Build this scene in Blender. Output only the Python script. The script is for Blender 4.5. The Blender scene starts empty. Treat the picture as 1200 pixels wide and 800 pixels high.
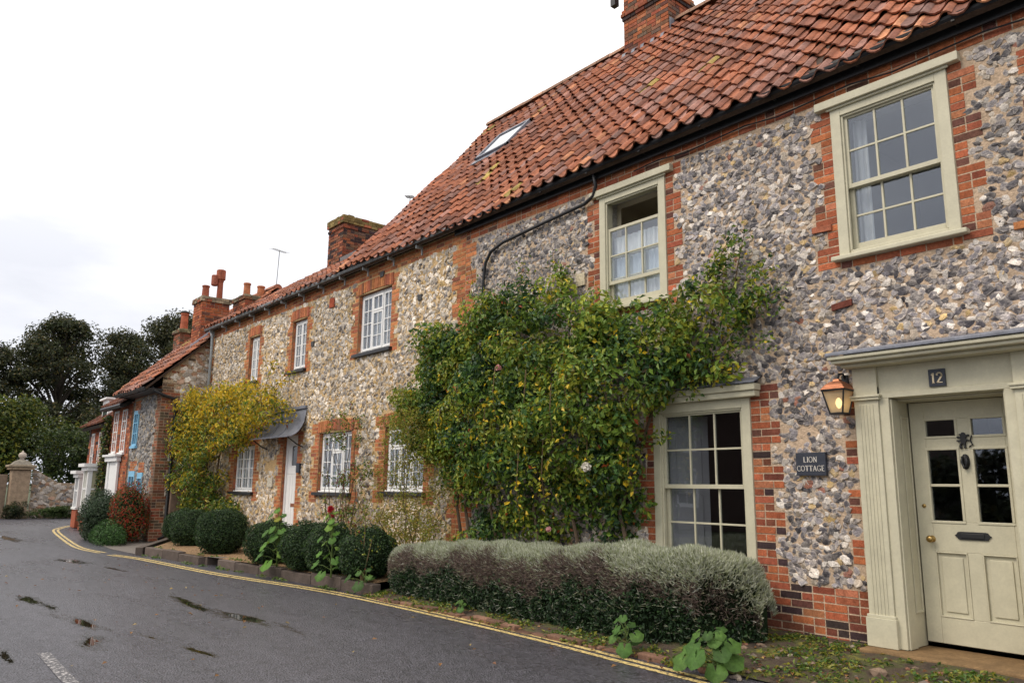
import bpy, bmesh, math, random
import numpy as np
from mathutils import Vector
random.seed(11)
rng = np.random.default_rng(11)
PI = math.pi
C = bpy.context.scene.collection
SC = bpy.context.scene

# ------------------------------------------------------------------ camera, sky, sun, exposure
cam_d = bpy.data.cameras.new('camera'); cam = bpy.data.objects.new('camera', cam_d); C.objects.link(cam)
cam_d.sensor_width = 36.0; cam_d.lens = 36.0*899.5/1200; cam_d.clip_end = 1000.0
yaw, pitch, roll = (math.radians(a) for a in (49.774, 10.689, 0.628))
fw = Vector((-math.sin(yaw)*math.cos(pitch), math.cos(yaw)*math.cos(pitch), math.sin(pitch)))
r0 = Vector((math.cos(yaw), math.sin(yaw), 0)); u0 = r0.cross(fw)
rr = r0*math.cos(roll)+u0*math.sin(roll); uu = -r0*math.sin(roll)+u0*math.cos(roll)
from mathutils import Matrix
cam.matrix_world = Matrix(((rr.x, uu.x, -fw.x, 0), (rr.y, uu.y, -fw.y, 0), (rr.z, uu.z, -fw.z, 1.49), (0, 0, 0, 1)))
SC.camera = cam

SUN_EL, SUN_AZ = math.radians(48), math.radians(200)     # azimuth clockwise from +Y
wd = bpy.data.worlds.new('World'); SC.world = wd; wd.use_nodes = True
nt = wd.node_tree; N = nt.nodes; L = nt.links
bg = N['Background']
sky = N.new('ShaderNodeTexSky'); sky.sky_type = 'NISHITA'; sky.sun_disc = False
sky.sun_elevation = SUN_EL; sky.sun_rotation = SUN_AZ; sky.air_density = 1.0; sky.dust_density = 3.0
tc = N.new('ShaderNodeTexCoord')
sep = N.new('ShaderNodeSeparateXYZ'); L.new(tc.outputs['Generated'], sep.inputs[0])
mp = N.new('ShaderNodeMapping'); mp.inputs['Scale'].default_value = (1.6, 1.6, 5.0); L.new(tc.outputs['Generated'], mp.inputs[0])
cl = N.new('ShaderNodeTexNoise'); cl.inputs['Scale'].default_value = 1.6; cl.inputs['Detail'].default_value = 6; cl.inputs['Roughness'].default_value = .55
L.new(mp.outputs[0], cl.inputs['Vector'])
hr = N.new('ShaderNodeValToRGB')            # overcast: brighter towards the zenith
hr.color_ramp.elements[0].position = 0.0; hr.color_ramp.elements[0].color = (8.4, 8.7, 9.6, 1)
hr.color_ramp.elements[1].position = .62; hr.color_ramp.elements[1].color = (18.4, 18.0, 17.4, 1)
e = hr.color_ramp.elements.new(.20); e.color = (10.3, 10.4, 10.9, 1)
e = hr.color_ramp.elements.new(.42); e.color = (14.2, 14.1, 14.2, 1)
L.new(sep.outputs['Z'], hr.inputs[0])
cr = N.new('ShaderNodeValToRGB'); cr.color_ramp.elements[0].position = .36; cr.color_ramp.elements[0].color = (.86, .865, .89, 1)
cr.color_ramp.elements[1].position = .62; cr.color_ramp.elements[1].color = (1.12, 1.11, 1.10, 1)
L.new(cl.outputs['Fac'], cr.inputs[0])
mul = N.new('ShaderNodeMix'); mul.data_type = 'RGBA'; mul.blend_type = 'MULTIPLY'; mul.inputs[0].default_value = 1
L.new(hr.outputs[0], mul.inputs[6]); L.new(cr.outputs[0], mul.inputs[7])
mx = N.new('ShaderNodeMix'); mx.data_type = 'RGBA'; mx.inputs[0].default_value = .88
L.new(sky.outputs[0], mx.inputs[6]); L.new(mul.outputs[2], mx.inputs[7])
L.new(mx.outputs[2], bg.inputs[0]); bg.inputs[1].default_value = 0.085

sd = bpy.data.lights.new('sun', 'SUN'); sun = bpy.data.objects.new('sun', sd); C.objects.link(sun)
sd.energy = 1.5; sd.angle = math.radians(22); sd.color = (1, .89, .76)
dirv = Vector((math.sin(SUN_AZ)*math.cos(SUN_EL), math.cos(SUN_AZ)*math.cos(SUN_EL), math.sin(SUN_EL)))
sun.rotation_euler = dirv.to_track_quat('Z', 'Y').to_euler()
SC.view_settings.view_transform = 'Standard'; SC.view_settings.look = 'None'
SC.view_settings.exposure = 0.28; SC.view_settings.gamma = 1.0; SC.view_settings.use_curve_mapping = False
SC.cycles.max_bounces = 8; SC.cycles.transparent_max_bounces = 12

# ------------------------------------------------------------------ helpers
class MB:
    """collects geometry; build() links it as ONE mesh object"""
    def __init__(s): s.v = []; s.c = []; s.f = []; s.m = []; s.n = 0
    def add(s, verts, faces, col=(1, 1, 1), mat=0):
        verts = np.asarray(verts, float).reshape(-1, 3)
        col = np.asarray(col, float)
        if col.ndim == 1: col = np.tile(col[:3], (len(verts), 1))
        s.v.append(verts); s.c.append(col)
        for f in faces: s.f.append([i+s.n for i in f]); s.m.append(mat)
        s.n += len(verts)
    def add_np(s, verts, faces, cols, mat=0):
        """faces: (n,k) array"""
        faces = np.asarray(faces)+s.n
        s.v.append(np.asarray(verts, float)); s.c.append(np.asarray(cols, float))
        s.f.append(faces); s.m.append(np.full(len(faces), mat)); s.n += len(verts)
    def box(s, x0, y0, z0, x1, y1, z1, col=(1, 1, 1), mat=0):
        x0, x1 = min(x0, x1), max(x0, x1); y0, y1 = min(y0, y1), max(y0, y1); z0, z1 = min(z0, z1), max(z0, z1)
        v = [(x0, y0, z0), (x1, y0, z0), (x1, y1, z0), (x0, y1, z0), (x0, y0, z1), (x1, y0, z1), (x1, y1, z1), (x0, y1, z1)]
        s.add(v, [(0, 3, 2, 1), (4, 5, 6, 7), (0, 1, 5, 4), (1, 2, 6, 5), (2, 3, 7, 6), (3, 0, 4, 7)], col, mat)
    def obox(s, o, a, b, c, col=(1, 1, 1), mat=0):
        """box spanned by three edge vectors from corner o"""
        o, a, b, c = (np.asarray(q, float) for q in (o, a, b, c))
        v = [o, o+a, o+a+b, o+b, o+c, o+a+c, o+a+b+c, o+b+c]
        F = [(0, 3, 2, 1), (4, 5, 6, 7), (0, 1, 5, 4), (1, 2, 6, 5), (2, 3, 7, 6), (3, 0, 4, 7)]
        if np.dot(np.cross(a, b), c) < 0: F = [f[::-1] for f in F]
        s.add(v, F, col, mat)
    def tube(s, pts, r, n=6, col=(1, 1, 1), mat=0, caps=True):
        pts = [Vector(p) for p in pts]; k = len(pts)
        rs = r if hasattr(r, '__len__') else [r]*k
        vs = []
        for i, p in enumerate(pts):
            t = (pts[min(i+1, k-1)]-pts[max(i-1, 0)]).normalized()
            a = t.orthogonal().normalized() if i == 0 else (prev-t*prev.dot(t)).normalized()
            prev = a; b = t.cross(a)
            for j in range(n):
                th = 2*PI*j/n; vs.append(p+(a*math.cos(th)+b*math.sin(th))*rs[i])
        fs = [(i*n+j, i*n+(j+1) % n, (i+1)*n+(j+1) % n, (i+1)*n+j) for i in range(k-1) for j in range(n)]
        if caps: fs += [tuple(range(n))[::-1], tuple((k-1)*n+j for j in range(n))]
        s.add([tuple(q) for q in vs], fs, col, mat)
    def lathe(s, cx, cy, prof, n=20, col=(1, 1, 1), mat=0, a0=0.0):
        """prof: [(r,z)] bottom to top"""
        vs = [(cx+r*math.cos(a0+2*PI*j/n), cy+r*math.sin(a0+2*PI*j/n), z) for r, z in prof for j in range(n)]
        k = len(prof)
        fs = [(i*n+j, i*n+(j+1) % n, (i+1)*n+(j+1) % n, (i+1)*n+j) for i in range(k-1) for j in range(n)]
        fs += [tuple(range(n))[::-1], tuple((k-1)*n+j for j in range(n))]
        s.add(vs, fs, col, mat)
    def prism(s, poly, y0, y1, col=(1, 1, 1), mat=0):
        """polygon in (x,z), extruded from y0 (front) to y1"""
        n = len(poly)
        v = [(x, y0, z) for x, z in poly]+[(x, y1, z) for x, z in poly]
        s.add(v, [tuple(range(n)), tuple(range(n, 2*n))[::-1]]+[(i, i+n, (i+1) % n+n, (i+1) % n) for i in range(n)], col, mat)
    def build(s, name, mats, parent=None, smooth=False, kind=None, label=None, bevel=0):
        if not isinstance(mats, (list, tuple)): mats = [mats]
        me = bpy.data.meshes.new(name)
        V = np.concatenate(s.v); Cc = np.concatenate(s.c)
        root = parent
        while root is not None and root.parent is not None: root = root.parent
        if root is not None: V = V-np.array(root.location)
        sizes, idx, mi = [], [], []
        for f, m in zip(s.f, s.m):
            if isinstance(f, np.ndarray):
                sizes.append(np.full(len(f), f.shape[1])); idx.append(f.ravel()); mi.append(m)
            else: sizes.append([len(f)]); idx.append(f); mi.append([m])
        sizes = np.concatenate(sizes).astype(np.int32); idx = np.concatenate(idx).astype(np.int32); mi = np.concatenate(mi).astype(np.int32)
        me.vertices.add(len(V)); me.vertices.foreach_set('co', V.astype(np.float32).ravel())
        me.loops.add(len(idx)); me.loops.foreach_set('vertex_index', idx)
        st = np.concatenate([[0], np.cumsum(sizes)[:-1]]).astype(np.int32)
        me.polygons.add(len(sizes)); me.polygons.foreach_set('loop_start', st); me.polygons.foreach_set('loop_total', sizes)
        me.polygons.foreach_set('material_index', mi)
        me.polygons.foreach_set('use_smooth', np.full(len(sizes), bool(smooth)))
        at = me.attributes.new('col', 'FLOAT_COLOR', 'POINT')
        at.data.foreach_set('color', np.hstack([Cc, np.ones((len(Cc), 1))]).astype(np.float32).ravel())
        for m in mats: me.materials.append(m)
        me.update(calc_edges=True); me.validate()
        o = bpy.data.objects.new(name, me); C.objects.link(o)
        if parent is not None: o.parent = parent
        if kind: o['kind'] = kind
        if label: o['label'] = label
        if bevel:
            b = o.modifiers.new('bevel', 'BEVEL'); b.width = bevel; b.segments = 2; b.limit_method = 'ANGLE'
        return o

def thing(name, label, cat, loc, group=None):
    o = bpy.data.objects.new(name, None); C.objects.link(o); o.location = loc
    o['label'] = label; o['category'] = cat
    if group: o['group'] = group
    return o
def tag(o, label, cat, group=None):
    o['label'] = label; o['category'] = cat
    if group: o['group'] = group
    return o

# ------------------------------------------------------------------ materials
def mat(name, base=None, rough=.7, attr=False, noise=None, bump=None, spec=.4, metal=0, trans=0, coat=0):
    """noise=(scale, amount) multiplies colour; bump=(scale, strength, dist)"""
    m = bpy.data.materials.new(name); m.use_nodes = True
    t = m.node_tree; n = t.nodes; l = t.links; p = n['Principled BSDF']
    p.inputs['Roughness'].default_value = rough; p.inputs['Metallic'].default_value = metal
    p.inputs['Specular IOR Level'].default_value = spec; p.inputs['Coat Weight'].default_value = coat
    tc = n.new('ShaderNodeTexCoord')
    if attr:
        a = n.new('ShaderNodeAttribute'); a.attribute_name = 'col'; src = a.outputs['Color']
    else:
        rgb = n.new('ShaderNodeRGB'); rgb.outputs[0].default_value = (*base, 1); src = rgb.outputs[0]
    if noise:
        for sc, am in (noise if isinstance(noise[0], tuple) else [noise]):
            nz = n.new('ShaderNodeTexNoise'); nz.inputs['Scale'].default_value = sc; nz.inputs['Detail'].default_value = 5; nz.inputs['Roughness'].default_value = .6
            l.new(tc.outputs['Object'], nz.inputs['Vector'])
            rp = n.new('ShaderNodeMapRange'); rp.inputs['From Min'].default_value = .3; rp.inputs['From Max'].default_value = .7
            rp.inputs['To Min'].default_value = 1-am; rp.inputs['To Max'].default_value = 1+am
            l.new(nz.outputs['Fac'], rp.inputs['Value'])
            mm = n.new('ShaderNodeVectorMath'); mm.operation = 'SCALE'; l.new(src, mm.inputs[0]); l.new(rp.outputs[0], mm.inputs['Scale'])
            src = mm.outputs[0]
    l.new(src, p.inputs['Base Color'])
    if bump:
        nz = n.new('ShaderNodeTexNoise'); nz.inputs['Scale'].default_value = bump[0]; nz.inputs['Detail'].default_value = 6
        l.new(tc.outputs['Object'], nz.inputs['Vector'])
        b = n.new('ShaderNodeBump'); b.inputs['Strength'].default_value = bump[1]; b.inputs['Distance'].default_value = bump[2]
        l.new(nz.outputs['Fac'], b.inputs['Height']); l.new(b.outputs[0], p.inputs['Normal'])
    if trans:
        tr = n.new('ShaderNodeBsdfTranslucent'); l.new(src, tr.inputs[0])
        mxs = n.new('ShaderNodeMixShader'); mxs.inputs[0].default_value = trans
        l.new(p.outputs[0], mxs.inputs[1]); l.new(tr.outputs[0], mxs.inputs[2]); l.new(mxs.outputs[0], n['Material Output'].inputs[0])
    return m

M = {}
M['mortar'] = mat('mortar', attr=True, rough=.95, noise=((1.3, .15), (9, .16), (45, .3)), bump=(28, .9, .02), spec=.1)
M['flint'] = mat('flint', attr=True, rough=.5, noise=((30, .38), (100, .3)), bump=(70, .6, .012), spec=.45)
M['brick'] = mat('brick', attr=True, rough=.85, noise=((2.5, .22), (18, .25), (70, .28)), bump=(90, .5, .006), spec=.15)
M['tile'] = mat('clay_tile', attr=True, rough=.7, noise=((.9, .28), (6, .24), (32, .32)), bump=(60, .4, .006), spec=.25)
M['sage'] = mat('sage_paint', base=(.515, .485, .358), rough=.5, noise=((1.5, .06), (9, .07), (50, .05)), bump=(45, .15, .004))
M['white'] = mat('white_paint', base=(.80, .80, .79), rough=.45, noise=(5, .03))
M['blue'] = mat('blue_paint', base=(.22, .50, .72), rough=.5, noise=(5, .06))
M['black'] = mat('black_paint', base=(.018, .018, .02), rough=.4, noise=(10, .2))
M['iron'] = mat('cast_iron', base=(.015, .016, .018), rough=.5, bump=(60, .3, .003))
M['slate'] = mat('slate', base=(.03, .035, .05), rough=.5, noise=(30, .15))
M['lead'] = mat('lead_sheet', base=(.17, .18, .215), rough=.5, noise=((5, .3), (40, .15)), bump=(20, .2, .005))
M['brass'] = mat('brass', base=(.40, .27, .10), rough=.35, metal=1, noise=(30, .2))
M['copper'] = mat('copper', base=(.42, .17, .09), rough=.45, metal=.8, noise=(20, .3))
M['gold'] = mat('gold_leaf', base=(.75, .62, .42), rough=.5)
M['leaf'] = mat('leaf', attr=True, rough=.45, spec=.4, trans=.32)
M['leafgloss'] = mat('veined_leaf', attr=True, rough=.6, spec=.25, trans=.25, noise=((9, .25), (40, .2)), bump=(35, .4, .01))
M['twig'] = mat('bark', attr=True, rough=.9, noise=(20, .3), bump=(40, .5, .01))
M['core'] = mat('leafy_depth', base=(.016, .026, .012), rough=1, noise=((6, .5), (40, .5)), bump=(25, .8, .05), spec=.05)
M['stone'] = mat('stone', attr=True, rough=.85, noise=((7, .25), (50, .2)), bump=(40, .6, .01), spec=.25)
M['plaster'] = mat('plaster', base=(.30, .28, .25), rough=.9)
M['cloth'] = mat('curtain_cloth', base=(.72, .73, .74), rough=.9, trans=.3)
M['sheer'] = mat('sheer_cloth', base=(.86, .87, .88), rough=.9, trans=.2)
M['shutter'] = mat('grey_shutter', base=(.30, .29, .31), rough=.5)
M['galv'] = mat('galvanised', base=(.30, .32, .33), rough=.45, metal=.3, noise=(8, .15))

def glass_mat():
    m = bpy.data.materials.new('window_glass'); m.use_nodes = True; t = m.node_tree; n = t.nodes; l = t.links
    n.remove(n['Principled BSDF'])
    tr = n.new('ShaderNodeBsdfTransparent'); tr.inputs[0].default_value = (.93, .95, .96, 1)
    gl = n.new('ShaderNodeBsdfGlossy'); gl.inputs['Roughness'].default_value = .02; gl.inputs[0].default_value = (.86, .91, 1, 1)
    ge = n.new('ShaderNodeNewGeometry'); dt = n.new('ShaderNodeVectorMath'); dt.operation = 'DOT_PRODUCT'; l.new(ge.outputs['Incoming'], dt.inputs[0]); l.new(ge.outputs['Normal'], dt.inputs[1])
    def mth(op, a, b_):
        z = n.new('ShaderNodeMath'); z.operation = op; z.use_clamp = True
        for i, q in enumerate((a, b_)):
            if isinstance(q, (int, float)): z.inputs[i].default_value = q
            elif q is not None: l.new(q, z.inputs[i])
        return z.outputs[0]
    ab = n.new('ShaderNodeMath'); ab.operation = 'ABSOLUTE'; l.new(dt.outputs['Value'], ab.inputs[0])
    fres = mth('ADD', mth('MULTIPLY', mth('POWER', mth('SUBTRACT', 1.0, ab.outputs[0]), 5.0), .92), .085)      # the same from both sides
    tc = n.new('ShaderNodeTexCoord'); nz = n.new('ShaderNodeTexNoise'); nz.inputs['Scale'].default_value = 3.0; nz.inputs['Detail'].default_value = 1
    l.new(tc.outputs['Object'], nz.inputs['Vector'])
    b = n.new('ShaderNodeBump'); b.inputs['Strength'].default_value = .06; b.inputs['Distance'].default_value = .01
    l.new(nz.outputs['Fac'], b.inputs['Height']); l.new(b.outputs[0], gl.inputs['Normal'])
    mx = n.new('ShaderNodeMixShader'); l.new(fres, mx.inputs[0])
    l.new(tr.outputs[0], mx.inputs[1]); l.new(gl.outputs[0], mx.inputs[2]); l.new(mx.outputs[0], n['Material Output'].inputs[0])
    return m
M['glass'] = glass_mat()
def emit_mat(name, col, s):
    m = bpy.data.materials.new(name); m.use_nodes = True; p = m.node_tree.nodes['Principled BSDF']
    p.inputs['Base Color'].default_value = (*col, 1); p.inputs['Emission Color'].default_value = (*col, 1); p.inputs['Emission Strength'].default_value = s
    return m

# ---- ground materials
PUDDLES = [(-8.7, 3.62, .85, .17, .12), (-10.2, 3.45, 1.2, .10, -.04), (-17.0, 3.42, .95, .20, .15), (-15.2, 3.72, .8, .07, .1), (-9.7, 2.1, .9, .13, .1), (-8.45, 1.95, .55, .12, -.15),
           (-11.7, 1.95, 1.2, .12, .1), (-8.15, 1.22, .5, .06, 0), (-24.5, 3.4, 2.0, .20, .05), (-7.4, 2.6, .5, .06, .2), (-8.3, 2.45, .4, .05, .1), (-6.3, 1.75, .5, .07, .1)]
def road_mat():
    m = bpy.data.materials.new('wet_asphalt'); m.use_nodes = True; t = m.node_tree; n = t.nodes; l = t.links; p = n['Principled BSDF']
    tc = n.new('ShaderNodeTexCoord')
    def noise(sc, det=5, rg=.6, vec=None):
        z = n.new('ShaderNodeTexNoise'); z.inputs['Scale'].default_value = sc; z.inputs['Detail'].default_value = det; z.inputs['Roughness'].default_value = rg
        l.new(vec or tc.outputs['Object'], z.inputs['Vector']); return z.outputs['Fac']
    def mth(op, a, b=None):
        z = n.new('ShaderNodeMath'); z.operation = op
        for i, q in enumerate((a, b)):
            if q is None: continue
            if isinstance(q, (int, float)): z.inputs[i].default_value = q
            else: l.new(q, z.inputs[i])
        return z.outputs[0]
    mpn = n.new('ShaderNodeMapping'); mpn.inputs['Scale'].default_value = (.25, 1, 1); l.new(tc.outputs['Object'], mpn.inputs[0])
    big = noise(.9, 6, .62, mpn.outputs[0]); mid = noise(7, 6, .7); rag = noise(5.5, 9, .74, mpn.outputs[0])
    vor = n.new('ShaderNodeTexVoronoi'); vor.inputs['Scale'].default_value = 62; l.new(tc.outputs['Object'], vor.inputs['Vector'])
    # standing water in the hollows
    acc = None
    for cx, cy, lx, ly, rt in PUDDLES:
        mp_ = n.new('ShaderNodeMapping'); mp_.vector_type = 'TEXTURE'; mp_.inputs['Location'].default_value = (cx, cy, 0); mp_.inputs['Rotation'].default_value = (0, 0, rt); mp_.inputs['Scale'].default_value = (lx, ly, 1)
        l.new(tc.outputs['Object'], mp_.inputs[0]); ln = n.new('ShaderNodeVectorMath'); ln.operation = 'LENGTH'; l.new(mp_.outputs[0], ln.inputs[0])
        v = mth('SUBTRACT', 1.15, ln.outputs['Value']); acc = v if acc is None else mth('MAXIMUM', acc, v)
    acc = mth('MAXIMUM', acc, -.6)
    wet = mth('ADD', acc, mth('MULTIPLY', mth('SUBTRACT', rag, .52), 4.2))
    mr = n.new('ShaderNodeMapRange'); mr.inputs['From Min'].default_value = .05; mr.inputs['From Max'].default_value = .75; l.new(wet, mr.inputs['Value']); wet = mr.outputs[0]
    r = n.new('ShaderNodeValToRGB'); r.color_ramp.elements[0].position = .28; r.color_ramp.elements[0].color = (.020, .0195, .024, 1)
    r.color_ramp.elements[1].position = .78; r.color_ramp.elements[1].color = (.115, .110, .132, 1)
    l.new(mth('ADD', mth('MULTIPLY', mid, .5), mth('MULTIPLY', vor.outputs['Color'], .5)), r.inputs[0])
    mc = n.new('ShaderNodeMix'); mc.data_type = 'RGBA'; l.new(wet, mc.inputs[0]); l.new(r.outputs[0], mc.inputs[6]); mc.inputs[7].default_value = (.016, .013, .009, 1)
    l.new(mc.outputs[2], p.inputs['Base Color'])
    rr_ = n.new('ShaderNodeMapRange'); rr_.inputs['From Min'].default_value = .35; rr_.inputs['From Max'].default_value = .65
    rr_.inputs['To Min'].default_value = .17; rr_.inputs['To Max'].default_value = .42; l.new(big, rr_.inputs['Value'])
    dry = mth('SUBTRACT', 1.0, wet)
    l.new(mth('ADD', mth('MULTIPLY', rr_.outputs[0], dry), .02), p.inputs['Roughness'])
    p.inputs['Specular IOR Level'].default_value = .6
    b = n.new('ShaderNodeBump'); b.inputs['Distance'].default_value = .014; l.new(mth('MULTIPLY', dry, .75), b.inputs['Strength'])
    l.new(vor.outputs['Distance'], b.inputs['Height'])
    b2 = n.new('ShaderNodeBump'); b2.inputs['Distance'].default_value = .02; l.new(mth('MULTIPLY', dry, .22), b2.inputs['Strength']); l.new(mid, b2.inputs['Height']); l.new(b.outputs[0], b2.inputs['Normal'])
    l.new(b2.outputs[0], p.inputs['Normal'])
    return m
M['road'] = road_mat()
def soil_mat():
    m = bpy.data.materials.new('mossy_soil'); m.use_nodes = True; t = m.node_tree; n = t.nodes; l = t.links; p = n['Principled BSDF']
    tc = n.new('ShaderNodeTexCoord')
    def noise(sc, det=6):
        z = n.new('ShaderNodeTexNoise'); z.inputs['Scale'].default_value = sc; z.inputs['Detail'].default_value = det; z.inputs['Roughness'].default_value = .65
        l.new(tc.outputs['Object'], z.inputs['Vector']); return z.outputs['Fac']
    r = n.new('ShaderNodeValToRGB'); els = r.color_ramp.elements
    els[0].position = .32; els[0].color = (.035, .024, .016, 1); els[1].position = .66; els[1].color = (.24, .21, .03, 1)
    x = els.new(.45); x.color = (.075, .05, .032, 1); x = els.new(.56); x.color = (.07, .075, .02, 1)
    l.new(noise(5), r.inputs[0]); l.new(r.outputs[0], p.inputs['Base Color'])
    b = n.new('ShaderNodeBump'); b.inputs['Strength'].default_value = 1; b.inputs['Distance'].default_value = .04; l.new(noise(22), b.inputs['Height']); l.new(b.outputs[0], p.inputs['Normal'])
    p.inputs['Roughness'].default_value = .85; return m
M['soil'] = soil_mat()
def gravel_mat():
    m = bpy.data.materials.new('gravel'); m.use_nodes = True; t = m.node_tree; n = t.nodes; l = t.links; p = n['Principled BSDF']
    tc = n.new('ShaderNodeTexCoord'); v = n.new('ShaderNodeTexVoronoi'); v.inputs['Scale'].default_value = 45; l.new(tc.outputs['Object'], v.inputs['Vector'])
    r = n.new('ShaderNodeValToRGB'); r.color_ramp.elements[0].color = (.10, .055, .026, 1); r.color_ramp.elements[1].color = (.40, .25, .12, 1)
    l.new(v.outputs['Color'], r.inputs[0]); l.new(r.outputs[0], p.inputs['Base Color'])
    b = n.new('ShaderNodeBump'); b.invert = True; b.inputs['Distance'].default_value = .02; l.new(v.outputs['Distance'], b.inputs['Height']); l.new(b.outputs[0], p.inputs['Normal'])
    p.inputs['Roughness'].default_value = .8; return m
M['gravel'] = gravel_mat()
def paint_mat(name, col, wear, base=(.05, .047, .048)):
    m = bpy.data.materials.new(name); m.use_nodes = True; t = m.node_tree; n = t.nodes; l = t.links; p = n['Principled BSDF']
    tc = n.new('ShaderNodeTexCoord'); z = n.new('ShaderNodeTexNoise'); z.inputs['Scale'].default_value = 30; z.inputs['Detail'].default_value = 8; z.inputs['Roughness'].default_value = .75
    l.new(tc.outputs['Object'], z.inputs['Vector'])
    r = n.new('ShaderNodeValToRGB'); r.color_ramp.elements[0].position = wear; r.color_ramp.elements[0].color = (*base, 1)
    r.color_ramp.elements[1].position = wear+.08; r.color_ramp.elements[1].color = (*col, 1)
    l.new(z.outputs['Fac'], r.inputs[0]); l.new(r.outputs[0], p.inputs['Base Color']); p.inputs['Roughness'].default_value = .5; return m
M['yellow'] = paint_mat('yellow_road_paint', (.66, .50, .20), .42)
M['roadwhite'] = paint_mat('worn_white_road_paint', (.55, .52, .50), .52, (.05, .046, .050))
M['water'] = mat('puddle_water', base=(.012, .011, .008), rough=.03, spec=.5)
M['concrete'] = mat('concrete', base=(.17, .15, .135), rough=.6, noise=((2, .2), (30, .15)), bump=(50, .3, .005))

# ------------------------------------------------------------------ the ground
def sheet(name, pts, z, m, kind='structure'):
    b = MB(); b.add([(x, y, z) for x, y in pts], [tuple(range(len(pts)))]); return b.build(name, m, kind=kind)
b = MB(); b.add([(-400, -300, -.03), (200, -300, -.03), (200, 400, -.03), (-400, 400, -.03)], [(0, 1, 2, 3)])
b.build('ground', mat('field_soil', base=(.05, .06, .025), rough=.95, noise=(.5, .3)), kind='structure')
sheet('road', [(30, -7), (30, 6.6), (-4, 6.4), (-16, 6.0), (-21, 6.0), (-27, 6.9), (-37.1, 9), (-37.4, 8), (-38, 4.5), (-60, -4), (-60, -14), (-30, -7)], 0.0, M['road'])

# raised verge in front of the end cottage, and gravel bed in front of the left cottage
def strip(name, front, back, zf, zb, m, n=10):
    bm_ = MB(); k = len(front); V = []; 
    for (fx, fy), (bx, by) in zip(front, back):
        for j in range(n+1):
            q = j/n; V.append((fx+(bx-fx)*q, fy+(by-fy)*q, zf+(zb-zf)*q**.7+random.uniform(-.012, .012)*(0 < j < n)))
    F = [(i*(n+1)+j, i*(n+1)+j+1, (i+1)*(n+1)+j+1, (i+1)*(n+1)+j) for i in range(k-1) for j in range(n)]
    bm_.add(V, F); return bm_.build(name, m, kind='structure', smooth=True)
xs = np.linspace(4, -9.7, 70)
def verge_y(x): return 5.60+.03*math.sin(x*2.3)+(.10 if x > -4 else .0)
strip('verge', [(x, verge_y(x)) for x in xs], [(x, 7.12) for x in xs], .012, .15, M['soil'])
def kerb_y(x): return np.interp(x, [-17.6, -15, -14.3, -13, -9.6], [4.88, 5.12, 5.22, 5.38, 5.62])
xs2 = np.append(np.linspace(-9.7, -17.5, 40), [-18.3, -19.2, -20.1, -20.9])
bed_y = lambda x: float(kerb_y(x))+.1 if x > -17.55 else 5.0+(-17.5-x)*.52
strip('gravel_bed', [(x, bed_y(x)) for x in xs2], [(x, 7.12) for x in xs2], .15, .22, M['gravel'])
sheet('pavement', [(-17.7, 4.80), (-20.9, 6.5), (-21.3, 6.9), (-21.4, 5.95), (-23.6, 6.2), (-23.5, 4.95), (-19.5, 4.7)], .006, M['concrete'])

# kerb stones: laid end to end, one thing per run
def kerb_run(xa, xb, h, wdt, label, yfun, colr):
    b = MB(); x = xa
    while x > xb+.05:
        ln = min(random.uniform(.75, .95), x-xb); x2 = x-ln+.012
        ya, yb = float(yfun(x)), float(yfun(x2)); hh = h+random.uniform(-.03, .02)
        c = np.array(colr)*random.uniform(.75, 1.2)
        dx, dy = x2-x, yb-ya; Ln = math.hypot(dx, dy)
        b.obox((x, ya, -.02), (dx, dy, 0), (wdt*dy/Ln*-1, wdt*-dx/Ln*1, 0), (0, 0, hh+.02), c)
        x -= ln
    o = b.build('kerb', M['stone'], kind='structure', bevel=.012); return o
kerb_run(-9.55, -14.3, .16, .14, '', kerb_y, (.105, .082, .07))
kerb_run(-15.0, -17.6, .16, .14, '', kerb_y, (.105, .082, .07))
b = MB()
b.obox((-17.62, 4.86, -.02), (-3.3, 1.72, 0), (-.07, -.13, 0), (0, 0, .18), (.10, .08, .068))
for (xa, xb) in ((-14.3, -14.44), (-15.0, -14.88)):
    y0 = float(kerb_y(xa)); b.box(min(xa, xb), y0+.12, -.02, max(xa, xb), y0+1.2, .15, (.10, .08, .068))
b.build('kerb', M['stone'], kind='structure', bevel=.012)
sheet('path', [(-14.47, 5.3), (-14.85, 5.22), (-15.2, 7.0), (-16.1, 7.0), (-15.9, 6.4), (-14.47, 6.3)], .155, M['concrete'])
b = MB()    # thin brick edging of the verge
x = -4.3
while x > -9.5:
    ln = random.uniform(.2, .32)
    b.box(x-ln+.015, verge_y(x)-.07+random.uniform(-.015, .015), -.02, x, verge_y(x)+.03, .05+random.uniform(-.035, .012), np.array((.19, .105, .07))*random.uniform(.5, 1.2))
    x -= ln
b.build('kerb', M['stone'], kind='structure', bevel=.015)

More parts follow.
